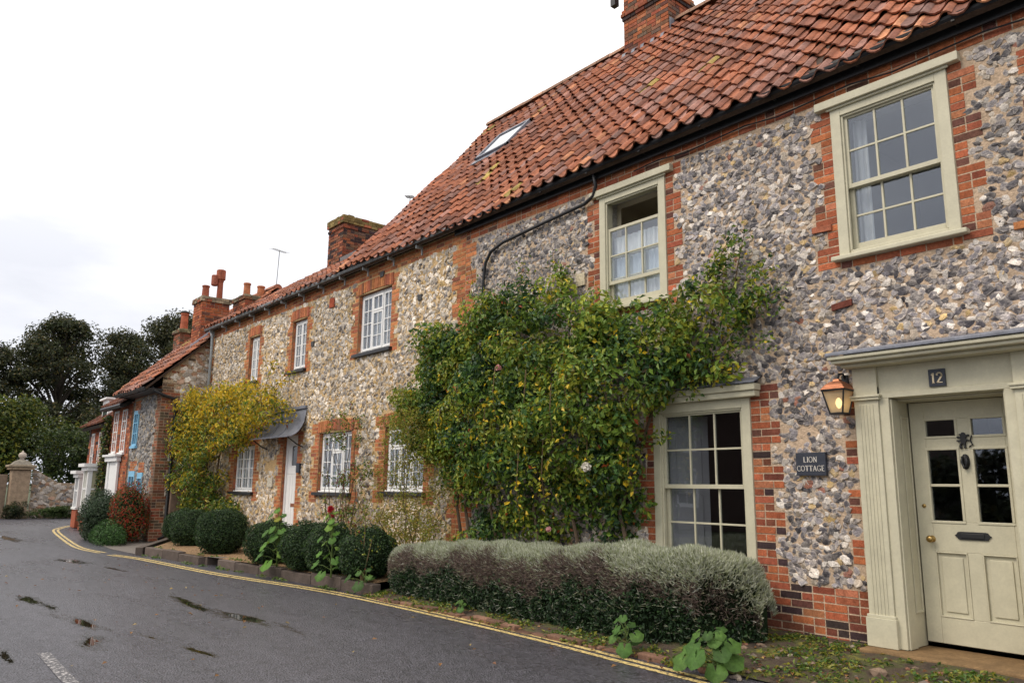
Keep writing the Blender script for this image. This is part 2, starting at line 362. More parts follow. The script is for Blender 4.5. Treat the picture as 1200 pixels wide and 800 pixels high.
# painted lines
def ribbon(name, path, w, z, m, off=0):
    b = MB(); V = []
    P_ = [Vector((x, y)) for x, y in path]
    for i, p in enumerate(P_):
        t = (P_[min(i+1, len(P_)-1)]-P_[max(i-1, 0)]).normalized(); nn = Vector((-t.y, t.x))
        a, c = p+nn*(off-w/2), p+nn*(off+w/2); V += [(a.x, a.y, z), (c.x, c.y, z)]
    b.add(V, [(2*i, 2*i+1, 2*i+3, 2*i+2) for i in range(len(P_)-1)]); return b.build(name, m, kind='structure')
ctrl = [(2, 5.15), (-3.84, 5.34), (-6.46, 5.46), (-10.05, 5.38), (-13.41, 4.87), (-16.65, 4.60), (-18.0, 4.34)]
def smooth_path(c, n=10):
    out = []
    for i in range(len(c)-1):
        p0, p1, p2, p3 = (Vector(c[max(0, min(len(c)-1, i+k))]) for k in (-1, 0, 1, 2))
        for j in range(n):
            t = j/n; out.append(tuple(.5*((2*p1)+(p2-p0)*t+(2*p0-5*p1+4*p2-p3)*t*t+(3*p1-p0-3*p2+p3)*t**3)))
    return out+[tuple(c[-1])]
for o_ in (-.06, .06):
    ribbon('road_marking', smooth_path(ctrl), .068, .004, M['yellow'], o_)
    ribbon('road_marking', smooth_path([(-18.6, 4.32), (-20.3, 4.22), (-23.3, 4.5), (-27.4, 5.0), (-29, 5.4), (-30.5, 6.0)]), .068, .004, M['yellow'], o_)
ribbon('road_marking', [(-8.15, 1.5), (-6.2, 1.45)], .10, .004, M['roadwhite'])
ribbon('road_marking', [(-14.5, 1.62), (-12.0, 1.56)], .10, .004, M['roadwhite'])

# ------------------------------------------------------------------ bricks and flints
def brick_col(kind='red'):
    u = random.random()
    if kind == 'dark':
        c = (.045, .030, .030) if u < .6 else ((.16, .055, .035) if u < .85 else (.26, .08, .04))
    elif kind == 'orange':
        c = (.43, .162, .070) if u < .6 else ((.33, .115, .06) if u < .88 else (.24, .10, .06))
    elif kind == 'old':
        c = (.20, .10, .06) if u < .4 else ((.28, .10, .055) if u < .75 else (.13, .09, .065))
    else:
        c = (.36, .112, .050) if u < .45 else ((.27, .082, .044) if u < .74 else ((.40, .155, .08) if u < .86 else (.13, .058, .044)))
    k = random.uniform(.8, 1.2); return (c[0]*k, c[1]*k*random.uniform(.9, 1.1), c[2]*k)

class Frame:
    """a wall face: origin o, along u (unit), up z, outward normal n"""
    def __init__(s, o, u, n): s.o, s.u, s.n = np.array(o, float), np.array(u, float), np.array(n, float)
    def p(s, a, z, d=0): return s.o+s.u*a+np.array((0, 0, z))+s.n*d

def lay_bricks(mb, F, a0, a1, z0, z1, kind='red', proud=.004, depth=.03, course=.075, bl=.225, seed_off=0, matn=0, joint=.013, sel=None):
    """courses of separate bricks over the rectangle (a0..a1, z0..z1)"""
    nc = max(1, round((z1-z0)/course)); ch = (z1-z0)/nc
    for i in range(nc):
        za = z0+i*ch; w_tot = a1-a0
        if w_tot <= .14: cuts = [a0, a1]
        else:
            cuts = [a0]; a = a0+((bl*.5) if (i+seed_off) % 2 else 0)
            if a > a0: cuts.append(a)
            while True:
                a += bl if random.random() < .72 else bl*.5
                if a >= a1-.07: break
                cuts.append(a)
            cuts.append(a1)
        for c0, c1 in zip(cuts, cuts[1:]):
            k = kind(F, (c0+c1)/2, za) if callable(kind) else kind
            d = proud+random.uniform(-.003, .003)
            q = F.p(c0+joint/2, za+joint/2, d)
            mb.obox(q, F.u*(c1-c0-joint), np.array((0, 0, ch-joint)), -F.n*(depth), brick_col(k), matn)

class FlintWall:
    """one face: mortar sheet with openings, flints and brickwork"""
    def __init__(s, F, a0, a1, z0, z1, res=.02, step=(.085, .07)):
        s.F, s.a0, s.a1, s.z0, s.z1, s.res = F, a0, a1, z0, z1, res
        s.W = int((a1-a0)/res)+1; s.H = int((z1-z0)/res)+1
        s.mask = np.ones((s.W, s.H), bool); s.open = []; s.step = step; s.bricks = []
    def block(s, a0, a1, z0, z1, pad=.012):
        i0 = max(0, int((a0-pad-s.a0)/s.res)); i1 = max(0, int((a1+pad-s.a0)/s.res)+1)
        j0 = max(0, int((z0-pad-s.z0)/s.res)); j1 = max(0, int((z1+pad-s.z0)/s.res)+1)
        s.mask[i0:i1, j0:j1] = False
    def opening(s, a0, a1, z0, z1): s.open.append((a0, a1, z0, z1)); s.block(a0, a1, z0, z1, .02)
    def brick(s, a0, a1, z0, z1, kind='red', **k): s.bricks.append((a0, a1, z0, z1, kind, k)); s.block(a0, a1, z0, z1)
    def toothed(s, a, sgn, z0, z1, w1=.12, w2=.235, n=3, kind='red', phase=0):
        """toothed strip of bricks from edge a outwards (sgn)"""
        z = z0; i = phase; h = .075*n
        while z < z1-.02:
            zt = min(z+h, z1); w = w2 if i % 2 == 0 else w1
            w += random.uniform(-.012, .012)
            s.brick(min(a, a+sgn*w), max(a, a+sgn*w), z, zt, kind, seed_off=i); z = zt; i += 1
    def mortar(s, mb, col, matn=0):
        A = sorted({s.a0, s.a1, *[q for o in s.open for q in o[:2]]}); Z = sorted({s.z0, s.z1, *[q for o in s.open for q in o[2:]]})
        A = [a for a in A if s.a0 <= a <= s.a1]; Z = [z for z in Z if s.z0 <= z <= s.z1]
        for a, a2 in zip(A, A[1:]):
            for z, z2 in zip(Z, Z[1:]):
                ca, cz = (a+a2)/2, (z+z2)/2
                if any(o[0] < ca < o[1] and o[2] < cz < o[3] for o in s.open): continue
                vs = [s.F.p(a, z), s.F.p(a2, z), s.F.p(a2, z2), s.F.p(a, z2)]
                f = (0, 1, 2, 3)
                if np.dot(np.cross(vs[1]-vs[0], vs[3]-vs[0]), s.F.n) < 0: f = f[::-1]
                mb.add(vs, [f], col, matn)
    def lay(s, mb, matn=0):
        for a0, a1, z0, z1, k, kw in s.bricks: lay_bricks(mb, s.F, a0, a1, z0, z1, k, matn=matn, **kw)
    def flints(s, mb, palette, matn=1, size=1.0, clip=None):
        da, dz = s.step; pa = []; 
        row = 0; z = s.z0+dz/2
        while z < s.z1:
            n = int((s.a1-s.a0)/da)
            a = s.a0+(np.arange(n)+.5+.5*(row % 2))*da+rng.uniform(-.30, .30, n)*da
            pa.append(np.stack([a, z+rng.uniform(-.30, .30, n)*dz], 1)); z += dz*.93; row += 1
        P = np.concatenate(pa); P = P[rng.random(len(P)) > .03]
        i = ((P[:, 0]-s.a0)/s.res).astype(int); j = ((P[:, 1]-s.z0)/s.res).astype(int)
        ok = (i >= 0) & (i < s.W) & (j >= 0) & (j < s.H); P = P[ok]; i = i[ok]; j = j[ok]; P = P[s.mask[i, j]]
        if clip is not None: P = P[clip(P[:, 0], P[:, 1])]
        sm_ = np.sin(P[:, 0]*2.3+3*np.sin(P[:, 1]*1.9))*np.sin(P[:, 1]*3.1+2*np.sin(P[:, 0]*1.3)); P = P[~((sm_ > .8) & (rng.random(len(P)) < .28))]
        n = len(P); K = 9
        ra = rng.uniform(.72, 1.25, n)*da*.70*size; rz = rng.uniform(.7, 1.25, n)*dz*.70*size
        big = rng.random(n) < .13; ra[big] *= 1.5; rz[big] *= 1.35; sm = rng.random(n) < .2; ra[sm] *= .68; rz[sm] *= .75
        rot = rng.normal(0, .5, n); dep = rng.uniform(.005, .015, n)*(da/.085)
        th = np.linspace(0, 2*PI, K, endpoint=False)[None, :]+rng.uniform(0, 1, (n, 1))+rng.uniform(-.22, .22, (n, K))
        jit = 1+rng.uniform(-.30, .26, (n, K))
        tiltx, tilty = rng.normal(0, .20, (2, n))
        rings = []
        for q, h in ((1.0, -.15), (.90, .58), (.56, .94)):
            x = np.cos(th)*jit*q*ra[:, None]; y = np.sin(th)*jit*q*rz[:, None]
            x2 = x*np.cos(rot)[:, None]-y*np.sin(rot)[:, None]; y2 = x*np.sin(rot)[:, None]+y*np.cos(rot)[:, None]
            hh = dep[:, None]*h*(1+rng.uniform(-.2, .2, (n, K)))+((x2*tiltx[:, None]+y2*tilty[:, None]) if q < 1 else 0)
            rings.append((x2, y2, hh))
        cx = rng.normal(0, .1, n)*ra; cy = rng.normal(0, .1, n)*rz; ch = dep*1.0+cx*tiltx+cy*tilty
        A = np.concatenate([r_[0] for r_ in rings]+[cx[:, None]], 1); B = np.concatenate([r_[1] for r_ in rings]+[cy[:, None]], 1); Hh = np.concatenate([r_[2] for r_ in rings]+[ch[:, None]], 1)
        W3 = s.F.o[None, None]+(A+P[:, 0:1])[..., None]*s.F.u+(B+P[:, 1:2])[..., None]*np.array((0, 0, 1.))+Hh[..., None]*s.F.n
        # colours: core and rim (cortex)
        pal = np.array([p_[0] for p_ in palette]); rim = np.array([p_[1] for p_ in palette]); wts = np.array([p_[2] for p_ in palette]); wts = wts/wts.sum()
        k = rng.choice(len(pal), n, p=wts); br = (rng.uniform(.75, 1.25, n)*(1+.16*np.sin(P[:, 0]*1.1+1)*np.sin(P[:, 1]*1.7)))[:, None]
        cc = pal[k]*br; cr_ = rim[k]*br
        t = np.concatenate([np.zeros(K), np.full(K, .35), np.full(K, .9), [1]])
        mixv = np.clip(t[None]+rng.uniform(-.7, .5, (n, 3*K+1))+rng.normal(0, .25, (n, 1)), 0, 1)
        col = cr_[:, None]*(1-mixv[..., None])+cc[:, None]*mixv[..., None]
        base = (np.arange(n)*(3*K+1))[:, None, None]
        jn = (np.arange(K)+1) % K; kk = np.arange(K)
        quads = np.concatenate([np.stack([r_*K+kk, r_*K+jn, (r_+1)*K+jn, (r_+1)*K+kk], 1) for r_ in (0, 1)])
        tris = np.stack([2*K+kk, 2*K+jn, np.full(K, 3*K)], 1)
        flip = np.dot(np.cross(s.F.u, (0, 0, 1)), s.F.n) < 0
        if flip: quads = quads[:, ::-1]; tris = tris[:, ::-1]
        V = W3.reshape(-1, 3)
        off = mb.n
        mb.add_np(V, (base+quads[None]).reshape(-1, 4), col.reshape(-1, 3), matn)
        mb.n = off
        mb.f.append((base+tris[None]).reshape(-1, 3)+off); mb.m.append(np.full(n*K, matn)); mb.n = off+len(V)

PAL_R = [((.105, .096, .108), (.46, .40, .35), 30), ((.045, .041, .048), (.27, .24, .22), 24), ((.23, .21, .225), (.48, .42, .36), 24), ((.58, .53, .48), (.58, .51, .43), 11), ((.36, .29, .22), (.54, .47, .39), 8), ((.48, .33, .14), (.45, .34, .2), 2.5), ((.30, .12, .08), (.3, .15, .1), 1)]
PAL_L = [((.22, .19, .17), (.54, .46, .35), 24), ((.10, .09, .092), (.38, .32, .25), 12), ((.38, .34, .30), (.60, .51, .39), 24), ((.68, .61, .53), (.66, .57, .45), 24), ((.46, .35, .22), (.52, .40, .25), 18), ((.46, .31, .12), (.46, .33, .17), 7)]
MORT_R, MORT_L = (.46, .345, .245), (.50, .35, .185)

FY = 7.1
FR = Frame((0, FY, 0), (1, 0, 0), (0, -1, 0))

# ------------------------------------------------------------------ windows
def room(win, x0, x1, z0, z1, y0, depth=1.6, tint=None):
    """the room behind a window: five plain sides"""
    b = MB(); X0, X1, Z0, Z1, Y1 = x0-.35, x1+.35, z0-.5, z1+.25, y0+depth
    v = [(X0, y0, Z0), (X1, y0, Z0), (X1, y0, Z1), (X0, y0, Z1), (X0, Y1, Z0), (X1, Y1, Z0), (X1, Y1, Z1), (X0, Y1, Z1)]
    b.add(v, [(4, 5, 6, 7)[::-1], (0, 4, 7, 3), (1, 2, 6, 5), (3, 7, 6, 2), (0, 1, 5, 4)])
    # the wall's inner face round the opening
    for q in ((X0, x0, Z0, Z1), (x1, X1, Z0, Z1), (x0, x1, Z0, z0), (x0, x1, z1, Z1)):
        b.add([(q[0], y0+.002, q[2]), (q[1], y0+.002, q[2]), (q[1], y0+.002, q[3]), (q[0], y0+.002, q[3])], [(3, 2, 1, 0)])
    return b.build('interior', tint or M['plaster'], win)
def curtain(win, x0, x1, z0, z1, y, waves=5, m='cloth'):
    b = MB(); n = waves*8; V = []
    for i in range(n+1):
        x = x0+(x1-x0)*i/n; d = .014*math.sin(i/8*2*PI)
        V += [(x, y+d, z0), (x+.01*math.sin(i), y+d*1.15, z1)]
    b.add(V, [(2*i, 2*i+2, 2*i+3, 2*i+1) for i in range(n)]); return b.build('curtain', M[m], win, smooth=True)

def sash(b, x0, x1, z0, z1, y, cols, rows, st=.045, bar=.020, bot=.06, top=.04, t=.04):
    """one sliding sash at depth y; returns the glass rectangle"""
    b.box(x0, y, z0, x0+st, y+t, z1); b.box(x1-st, y, z0, x1, y+t, z1)
    b.box(x0+st, y+.001, z0, x1-st, y+t, z0+bot); b.box(x0+st, y+.001, z1-top, x1-st, y+t, z1)
    gx0, gx1, gz0, gz1 = x0+st, x1-st, z0+bot, z1-top
    for i in range(1, cols):
        xc = gx0+(gx1-gx0)*i/cols; b.box(xc-bar/2, y+.004, gz0, xc+bar/2, y+t-.01, gz1)
    for j in range(1, rows):
        zc = gz0+(gz1-gz0)*j/rows; b.box(gx0, y+.006, zc-bar/2, gx1, y+t-.012, zc+bar/2)
    return gx0, gx1, gz0, gz1

def sash_window(parent, x0, x1, z0, z1, rail, drop=0, sill=True, cap=True, label=None):
    """sage sliding sash in a box frame flush with the wall"""
    fb = MB(); fwid = .10; y = FY
    fb.box(x0, y-.022, z0, x0+fwid, y+.13, z1); fb.box(x1-fwid, y-.022, z0, x1, y+.13, z1)
    fb.box(x0+fwid, y-.0215, z1-fwid, x1-fwid, y+.13, z1); fb.box(x0+fwid, y-.0, z0, x1-fwid, y+.13, z0+.05)
    # inner bead
    for q in ((x0+fwid, x0+fwid+.02), (x1-fwid-.02, x1-fwid)): fb.box(q[0], y-.004, z0+.05, q[1], y+.02, z1-fwid)
    fb.box(x0+fwid+.02, y-.004, z1-fwid-.02, x1-fwid-.02, y+.02, z1-fwid)
    win = fb.build('window', M['sage'], parent, bevel=.004, label=label)
    ix0, ix1, iz0, iz1 = x0+fwid+.004, x1-fwid-.004, z0+.05, z1-fwid
    gl = MB()
    def pane(g, y): gl.box(g[0]-.004, y+.016, g[2]-.004, g[1]+.004, y+.020, g[3]+.004)
    sb = MB(); g = sash(sb, ix0, ix1, rail-drop-.02, iz1-drop, y+.022, 3, 2, bot=.045); pane(g, y+.022); sb.build('sash', M['sage'], win, bevel=.003)
    sb = MB(); g = sash(sb, ix0, ix1, iz0, rail+.02, y+.068, 3, 2, bot=.075); pane(g, y+.068); sb.build('sash', M['sage'], win, bevel=.003)
    gl.build('pane', M['glass'], win)
    if cap:
        cb = MB(); cb.box(x0-.135, y-.075, z1+.0, x1+.125, y+.02, z1+.085); cb.box(x0-.03, y-.045, z1-.025, x1+.03, y-.0235, z1); cb.build('head_board', M['sage'], win, bevel=.006)
    if sill:
        cb = MB(); cb.box(x0-.06, y-.085, z0-.045, x1+.06, y+.06, z0-.001); cb.build('sill', M['sage'], win, bevel=.008)
    return win

def casement(parent, x0, x1, z0, z1, lights, y=FY+.075, m='white', cover=True, sillm='black', rows=4, curt=True, reveal=True):
    """white casement set back in a brick reveal; lights = list of (fraction, columns, has_top_vent)"""
    fb = MB(); fwid = .055
    fb.box(x0, y, z0, x0+fwid, y+.07, z1); fb.box(x1-fwid, y, z0, x1, y+.07, z1); fb.box(x0+fwid, y+.001, z0, x1-fwid, y+.07, z0+fwid); fb.box(x0+fwid, y+.001, z1-fwid, x1-fwid, y+.07, z1)
    tot = sum(q[0] for q in lights); x = x0+fwid; W = x1-x0-2*fwid; sp = []
    for i, q in enumerate(lights):
        xe = x+W*q[0]/tot; sp.append((x, xe, q))
        if i < len(lights)-1: fb.box(xe-.02, y+.002, z0+fwid, xe+.02, y+.07, z1-fwid)
        x = xe
    win = fb.build('window', M[m], parent, bevel=.004)
    sb = MB(); gl = MB()
    for a, c, q in sp:
        a += .012; c -= .012; zz0, zz1 = z0+fwid+.004, z1-fwid-.004
        if q[2]:
            zt = zz0+(zz1-zz0)*.70
            g = sash(sb, a, c, zt+.004, zz1, y-.022, q[1], 1, st=.035, bar=.018, bot=.04, top=.035); gl.box(g[0], y+.0, g[2], g[1], y+.004, g[3])
            g = sash(sb, a, c, zz0, zt-.004, y-.020, q[1], rows-1, st=.035, bar=.018, bot=.04, top=.035); gl.box(g[0], y+.0, g[2], g[1], y+.004, g[3])
        else:
            g = sash(sb, a, c, zz0, zz1, y-.012, q[1], rows, st=.032, bar=.018, bot=.04, top=.032); gl.box(g[0], y+.008, g[2], g[1], y+.012, g[3])
    sb.build('sash', M[m], win, bevel=.003); gl.build('pane', M['glass'], win)
    if sillm:
        b = MB(); b.box(x0-.09, FY-.075, z0-.065, x1+.09, y+.04, z0-.002); b.build('sill', M[sillm], win, bevel=.006)
        b = MB(); b.box(x0+.002, y-.05, z0-.001, x1-.002, y-.0015, z0+.025); b.build('sill', M[m], win, bevel=.004)
    return win

# ------------------------------------------------------------------ roofs of pantiles
def tile_col(kind='red'):
    u = random.random()
    if u < .50: c = (.30, .106, .054)
    elif u < .76: c = (.215, .083, .052)
    elif u < .90: c = (.30, .15, .115)
    elif u < .965: c = (.23, .125, .10)
    elif u < .992: c = (.46, .20, .10)
    else: c = (.30, .22, .06)
    if kind == 'old' and random.random() < .3: c = (c[0]*.75, c[1]*.85, c[2]*.9)
    k = random.uniform(.72, 1.22); return (c[0]*k, c[1]*k, c[2]*k)
def pantiles(mb, x0, x1, eave, ridge, tw=.235, gauge=.275, sag=.03, seed=0, skip=None, kind='red', clipx=None):
    """S-shaped tiles from the eave (y,z) up to the ridge (y,z) between x0 and x1"""
    ey, ez = eave; ry, rz = ridge; Ls = math.hypot(ry-ey, rz-ez); s = np.array((0, (ry-ey)/Ls, (rz-ez)/Ls)); nn = np.array((0, -s[2], s[1]))
    nr = int(round(Ls/gauge)); g = Ls/nr; ncol = int(round((x1-x0)/tw)); w = (x1-x0)/ncol
    # profile across a tile: trough then roll
    prof = [(-.06, .018), (.08, -.004), (.25, -.014), (.45, -.012), (.60, .006), (.70, .034), (.80, .050), (.90, .048), (1.0, .028), (1.06, .012)]
    th = .017
    for r_ in range(nr):
        for c_ in range(ncol):
            xx = x0+c_*w
            if skip and skip(xx+w/2, (r_+.5)*g): continue
            wob = sag*math.sin(xx*.9+seed)*math.sin((r_*g)*.8+1.3*seed)+sag*.5*math.sin(xx*2.3+r_*.7)
            jx, jl, jr, jn = random.gauss(0, .007), random.gauss(0, .010), random.gauss(0, .012), random.gauss(0, .004)
            if random.random() < .04: jl -= random.uniform(.02, .05); jr *= 2.5
            V = []
            for (l_, lift) in ((0, .034), (g*.55, .018), (g*1.15, -.006)):
                for k, (px_, h) in enumerate(prof):
                    X = xx+px_*w+jx+jr*(l_-g/2)
                    p = np.array((X, ey, ez))+s*(r_*g+l_+jl-.03*(l_ == 0)*math.sin(PI*min(max(px_, 0), 1)/.62)*(px_ < .62))+nn*(h+lift+wob+jn)
                    V.append(p)
            n = len(prof)
            for k in range(n): V.append(V[k]-nn*th)
            F = [(i*n+k, i*n+k+1, (i+1)*n+k+1, (i+1)*n+k) for i in range(2) for k in range(n-1)]
            F += [(3*n+k, 3*n+k+1, k+1, k) for k in range(n-1)]
            mb.add(V, F, tile_col(kind))
    # dark boarding under the tiles
    o = np.array((x0, ey, ez))-nn*.035
    mb.obox(o, (x1-x0, 0, 0), s*Ls, -nn*.05, (.05, .03, .02))
def ridge_tiles(mb, x0, x1, y, z, r=.12, col=(.36, .16, .10)):
    x = x0
    while x < x1-.02:
        ln = min(.33, x1-x); n = 8; V = []
        dz = random.uniform(-.008, .008)
        for q in (x+.004, x+ln-.004):
            for j in range(n+1):
                a = PI*j/n; V.append((q, y+r*1.1*math.cos(a), z+dz+r*math.sin(a)-.03))
        k = random.uniform(.7, 1.15)
        mb.add(V, [(j, j+1, n+1+j+1, n+1+j) for j in range(n)]+[tuple(range(n+1))[::-1], tuple(range(n+1, 2*n+2))], np.array(col)*k)
        x += ln
def gutter(mb, x0, x1, y, z, r=.068, col=(1, 1, 1)):
    n = 8; V = []
    L_ = []
    for rad in (r, r-.006):
        for q in (x0, x1):
            for j in range(n+1):
                a = PI+PI*j/n; V.append((q, y+rad*math.cos(a), z+rad*math.sin(a)))
    m = n+1
    F = [(j, m+j, m+j+1, j+1) for j in range(n)]+[(2*m+j, 2*m+j+1, 3*m+j+1, 3*m+j) for j in range(n)]
    F += [(0, 2*m, 3*m, m), (n, m+n, 3*m+n, 2*m+n)]
    F += [tuple(range(m)), tuple(range(m, 2*m))[::-1]]
    mb.add(V, F, col)

EAVE, RIDGE = (6.88, 5.60), (10.66, 9.98)        # tall steep roof
EAVE2, RIDGE2 = (6.90, 5.61), (10.62, 8.20)      # lower roof of the left cottage

# ================================================================== END COTTAGE (sage windows)
endc = thing('flint_cottage', 'flint cottage with sage green sash windows and steep red pantile roof, nearest the viewer', 'cottage', (-4.5, 7.1, 0))
XR = 1.6; XJ = -9.56
W1 = FlintWall(FR, XJ, XR, .02, 5.62, step=(.066, .052))
A = (-3.436, -2.343, 3.72, 5.267); B = (-6.62, -5.54, 3.72, 5.25); Cw = (-5.80, -4.51, .62, 2.435)
DO = (-3.06, -2.14, .17, 2.31)
for q in (A, B, Cw): W1.opening(q[0]+.03, q[1]-.03, q[2]+.02, q[3]-.03)
W1.opening(-3.10, -2.10, .15, 2.33)
for q in (A, B, Cw): W1.block(*q)
W1.block(-3.37, -1.85, 0, 2.62)
W1.brick(XJ, XR, 5.37, 5.60, 'red')
for q in (A, B):
    W1.toothed(q[0], -1, q[2]-.10, q[3]+.10, kind='red', phase=random.randint(0, 1)); W1.toothed(q[1], 1, q[2]-.10, q[3]+.10, kind='red', phase=random.randint(0, 1))
    W1.brick(q[0], q[1], q[2]-.122, q[2]-.047, 'red')
W1.toothed(Cw[1], 1, .60, 2.56, .215, .335, kind=lambda F, a, z: 'red' if a < -4.41 else ('dark' if random.random() < .45 else 'red'))
W1.toothed(Cw[0], -1, .60, 2.45, .12, .235)
W1.toothed(-3.37, -1, .60, 2.55, .035, .155, phase=1)
W1.brick(-4.50, -3.372, .02, .60, lambda F, a, z: 'dark' if (z < .35 and random.random() < .65) or a < -4.36 or random.random() < .12 else 'red')
W1.brick(-9.5, -4.50, .02, .58, lambda F, a, z: 'dark' if random.random() < .35 else 'old')
W1.brick(-1.75, XR, .02, .60, 'red'); W1.toothed(-1.83, 1, .60, 2.55, .035, .155)
W1.toothed(XJ, 1, .58, 5.37, .14, .27, kind='orange')
W1.toothed(-1.55, -1, 3.6, 5.37, .12, .25, kind='red'); W1.brick(-1.55, -1.3, 3.6, 5.37, 'red')
wb = MB(); W1.mortar(wb, MORT_R, 0); W1.flints(wb, PAL_R, 1); W1.lay(wb, 2)
# odd bricks and pale stones among the flints, as repairs
for (a, z, k) in ((-3.70, 4.02, 'old'), (-3.55, 3.20, 'dark'), (-4.9, 3.55, 'red'), (-1.95, 3.62, 'orange')):
    wb.obox((a, FY-.03, z), (.2, 0, random.uniform(-.02, .03)), (0, 0, .06), (0, .04, 0), brick_col(k), 2)
wb.obox((-7.05, FY-.03, 4.12), (.16, 0, 0), (0, 0, .17), (0, .04, 0), (.55, .47, .33), 1)
# the rest of the shell: sides, back and the reveals of the openings
GRY = (.35, .28, .2)
yb = 14.2
wb.add([(XR, 7.1, .02), (XR, yb, .02), (XR, yb, 5.6), (XR, 10.66, 9.8), (XR, 7.1, 5.62)], [(0, 1, 2, 3, 4)], MORT_R, 0)
wb.add([(XR, yb, .02), (XJ, yb, .02), (XJ, yb, 5.6), (XR, yb, 5.6)], [(0, 1, 2, 3)], MORT_R, 0)
XV = -13.5
wb.add([(XV+.06, 7.12, 5.55), (XV+.06, 10.66, 9.86), (XV+.06, yb, 5.6)], [(0, 1, 2)], MORT_R, 0)
for q in (A, B, Cw):
    x0, x1, z0, z1 = q[0]+.03, q[1]-.03, q[2]+.02, q[3]-.03
    wb.add([(x0, FY, z0), (x1, FY, z0), (x1, FY, z1), (x0, FY, z1), (x0, FY+.3, z0), (x1, FY+.3, z0), (x1, FY+.3, z1), (x0, FY+.3, z1)], [(0, 4, 7, 3), (1, 2, 6, 5), (3, 7, 6, 2), (0, 1, 5, 4)], (.5, .48, .44), 0)
wb.build('wall', [M['mortar'], M['flint'], M['brick']], endc)

wA = sash_window(endc, *A, rail=4.42); room(wA, A[0]+.1, A[1]-.1, A[2]+.05, A[3]-.1, FY+.3, 2.4)
curtain(wA, A[0]+.12, A[0]+.26, A[2]+.08, A[3]-.12, FY+.2, 2)
wB = sash_window(endc, *B, rail=4.42, drop=.36); room(wB, B[0]+.1, B[1]-.1, B[2]+.05, B[3]-.1, FY+.3, 2.0, mat('cream_plaster', base=(.62, .55, .40), rough=.9))
curtain(wB, B[0]+.12, B[0]+.66, B[2]+.08, B[3]-.56, FY+.135, 6, 'sheer'); curtain(wB, B[1]-.44, B[1]-.12, B[2]+.08, B[3]-.56, FY+.14, 4, 'sheer')
wC = sash_window(endc, *Cw, rail=1.51, cap=False); room(wC, Cw[0]+.1, Cw[1]-.1, Cw[2]+.05, Cw[3]-.1, FY+.3, 3.0, mat('shaded_room_walls', base=(.09, .075, .065), rough=.9))  # darkness of the unlit room is put into its wall colour
sb = MB()
for (xa, xb2, ya, yb2) in ((Cw[0]+.11, Cw[0]+.42, FY+.125, FY+.46),):
    dx, dy = xb2-xa, yb2-ya
    sb.obox((xa, ya, Cw[2]+.1), (dx, dy, 0), (0, 0, 1.6), (-.02, .02, 0))
    for z0_, z1_ in ((.75, 1.42), (1.5, 2.2)):
        sb.obox((xa+dx*.18+.012, ya+dy*.18-.012, z0_), (dx*.64, dy*.64, 0), (0, 0, z1_-z0_), (-.008, .008, 0))
sb.build('shutter', M['shutter'], wC, bevel=.006)
hb = MB()       # cornice with lead over the ground floor window
hb.box(Cw[0]-.03, FY-.10, 2.437, Cw[1]+.115, FY+.02, 2.50); hb.box(Cw[0]-.045, FY-.125, 2.50, Cw[1]+.13, FY+.02, 2.57); hb.build('cornice', M['sage'], wC, bevel=.008)
hb = MB(); hb.obox((Cw[0]-.06, FY-.14, 2.572), (Cw[1]-Cw[0]+.2, 0, 0), (0, .15, .065), (0, 0, .018)); hb.build('lead_flashing', M['lead'], wC, bevel=.005)

rb = MB()
SKY_X, SKY_S = (-11.62, -10.62), (2.98, 4.05)
pantiles(rb, XV, XR+.2, EAVE, RIDGE, sag=.034, seed=1, skip=lambda x, s_: SKY_X[0]-.05 < x < SKY_X[1]+.05 and SKY_S[0] < s_ < SKY_S[1])
ridge_tiles(rb, XV, XR+.2, RIDGE[0], RIDGE[1]+.02, .13, (.30, .17, .11))
# back slope
rb.obox((XV, RIDGE[0], RIDGE[1]), (XR+.2-XV, 0, 0), (0, 3.8, -4.4), (0, .04, .05), (.36, .13, .07))
roof1 = rb.build('roof', M['tile'], endc)
sl = np.array((0, EAVE[0]-RIDGE[0], EAVE[1]-RIDGE[1])); Ls = np.linalg.norm(sl); su = -sl/Ls; sn = np.array((0, -su[2], su[1]))
e0 = np.array((0, EAVE[0], EAVE[1]))
k_ = MB(); o_ = e0+su*(SKY_S[0]+.05)+sn*.03+np.array((SKY_X[0], 0, 0)); wx = np.array((SKY_X[1]-SKY_X[0], 0, 0)); hs = su*(SKY_S[1]-SKY_S[0]-.1)
for (o2, a2, b2) in ((o_, wx, su*.07), (o_+hs-su*.07, wx, su*.07), (o_, np.array((.07, 0, 0)), hs), (o_+wx-np.array((.07, 0, 0)), np.array((.07, 0, 0)), hs)): k_.obox(o2, a2, b2, sn*.085)
k_.obox(o_-su*.12-np.array((.08, 0, 0))-sn*.02, wx+np.array((.16, 0, 0)), su*.14, sn*.055)
rl = k_.build('skylight', M['lead'], roof1, bevel=.006)
k_ = MB(); k_.obox(o_+sn*.05+su*.05+np.array((.05, 0, 0)), wx-np.array((.1, 0, 0)), hs-su*.1, sn*.012)
sk_glass = mat('skylight_glass', base=(.30, .32, .36), rough=.04, spec=1.0, coat=1.0)
k_.build('pane', sk_glass, roof1)

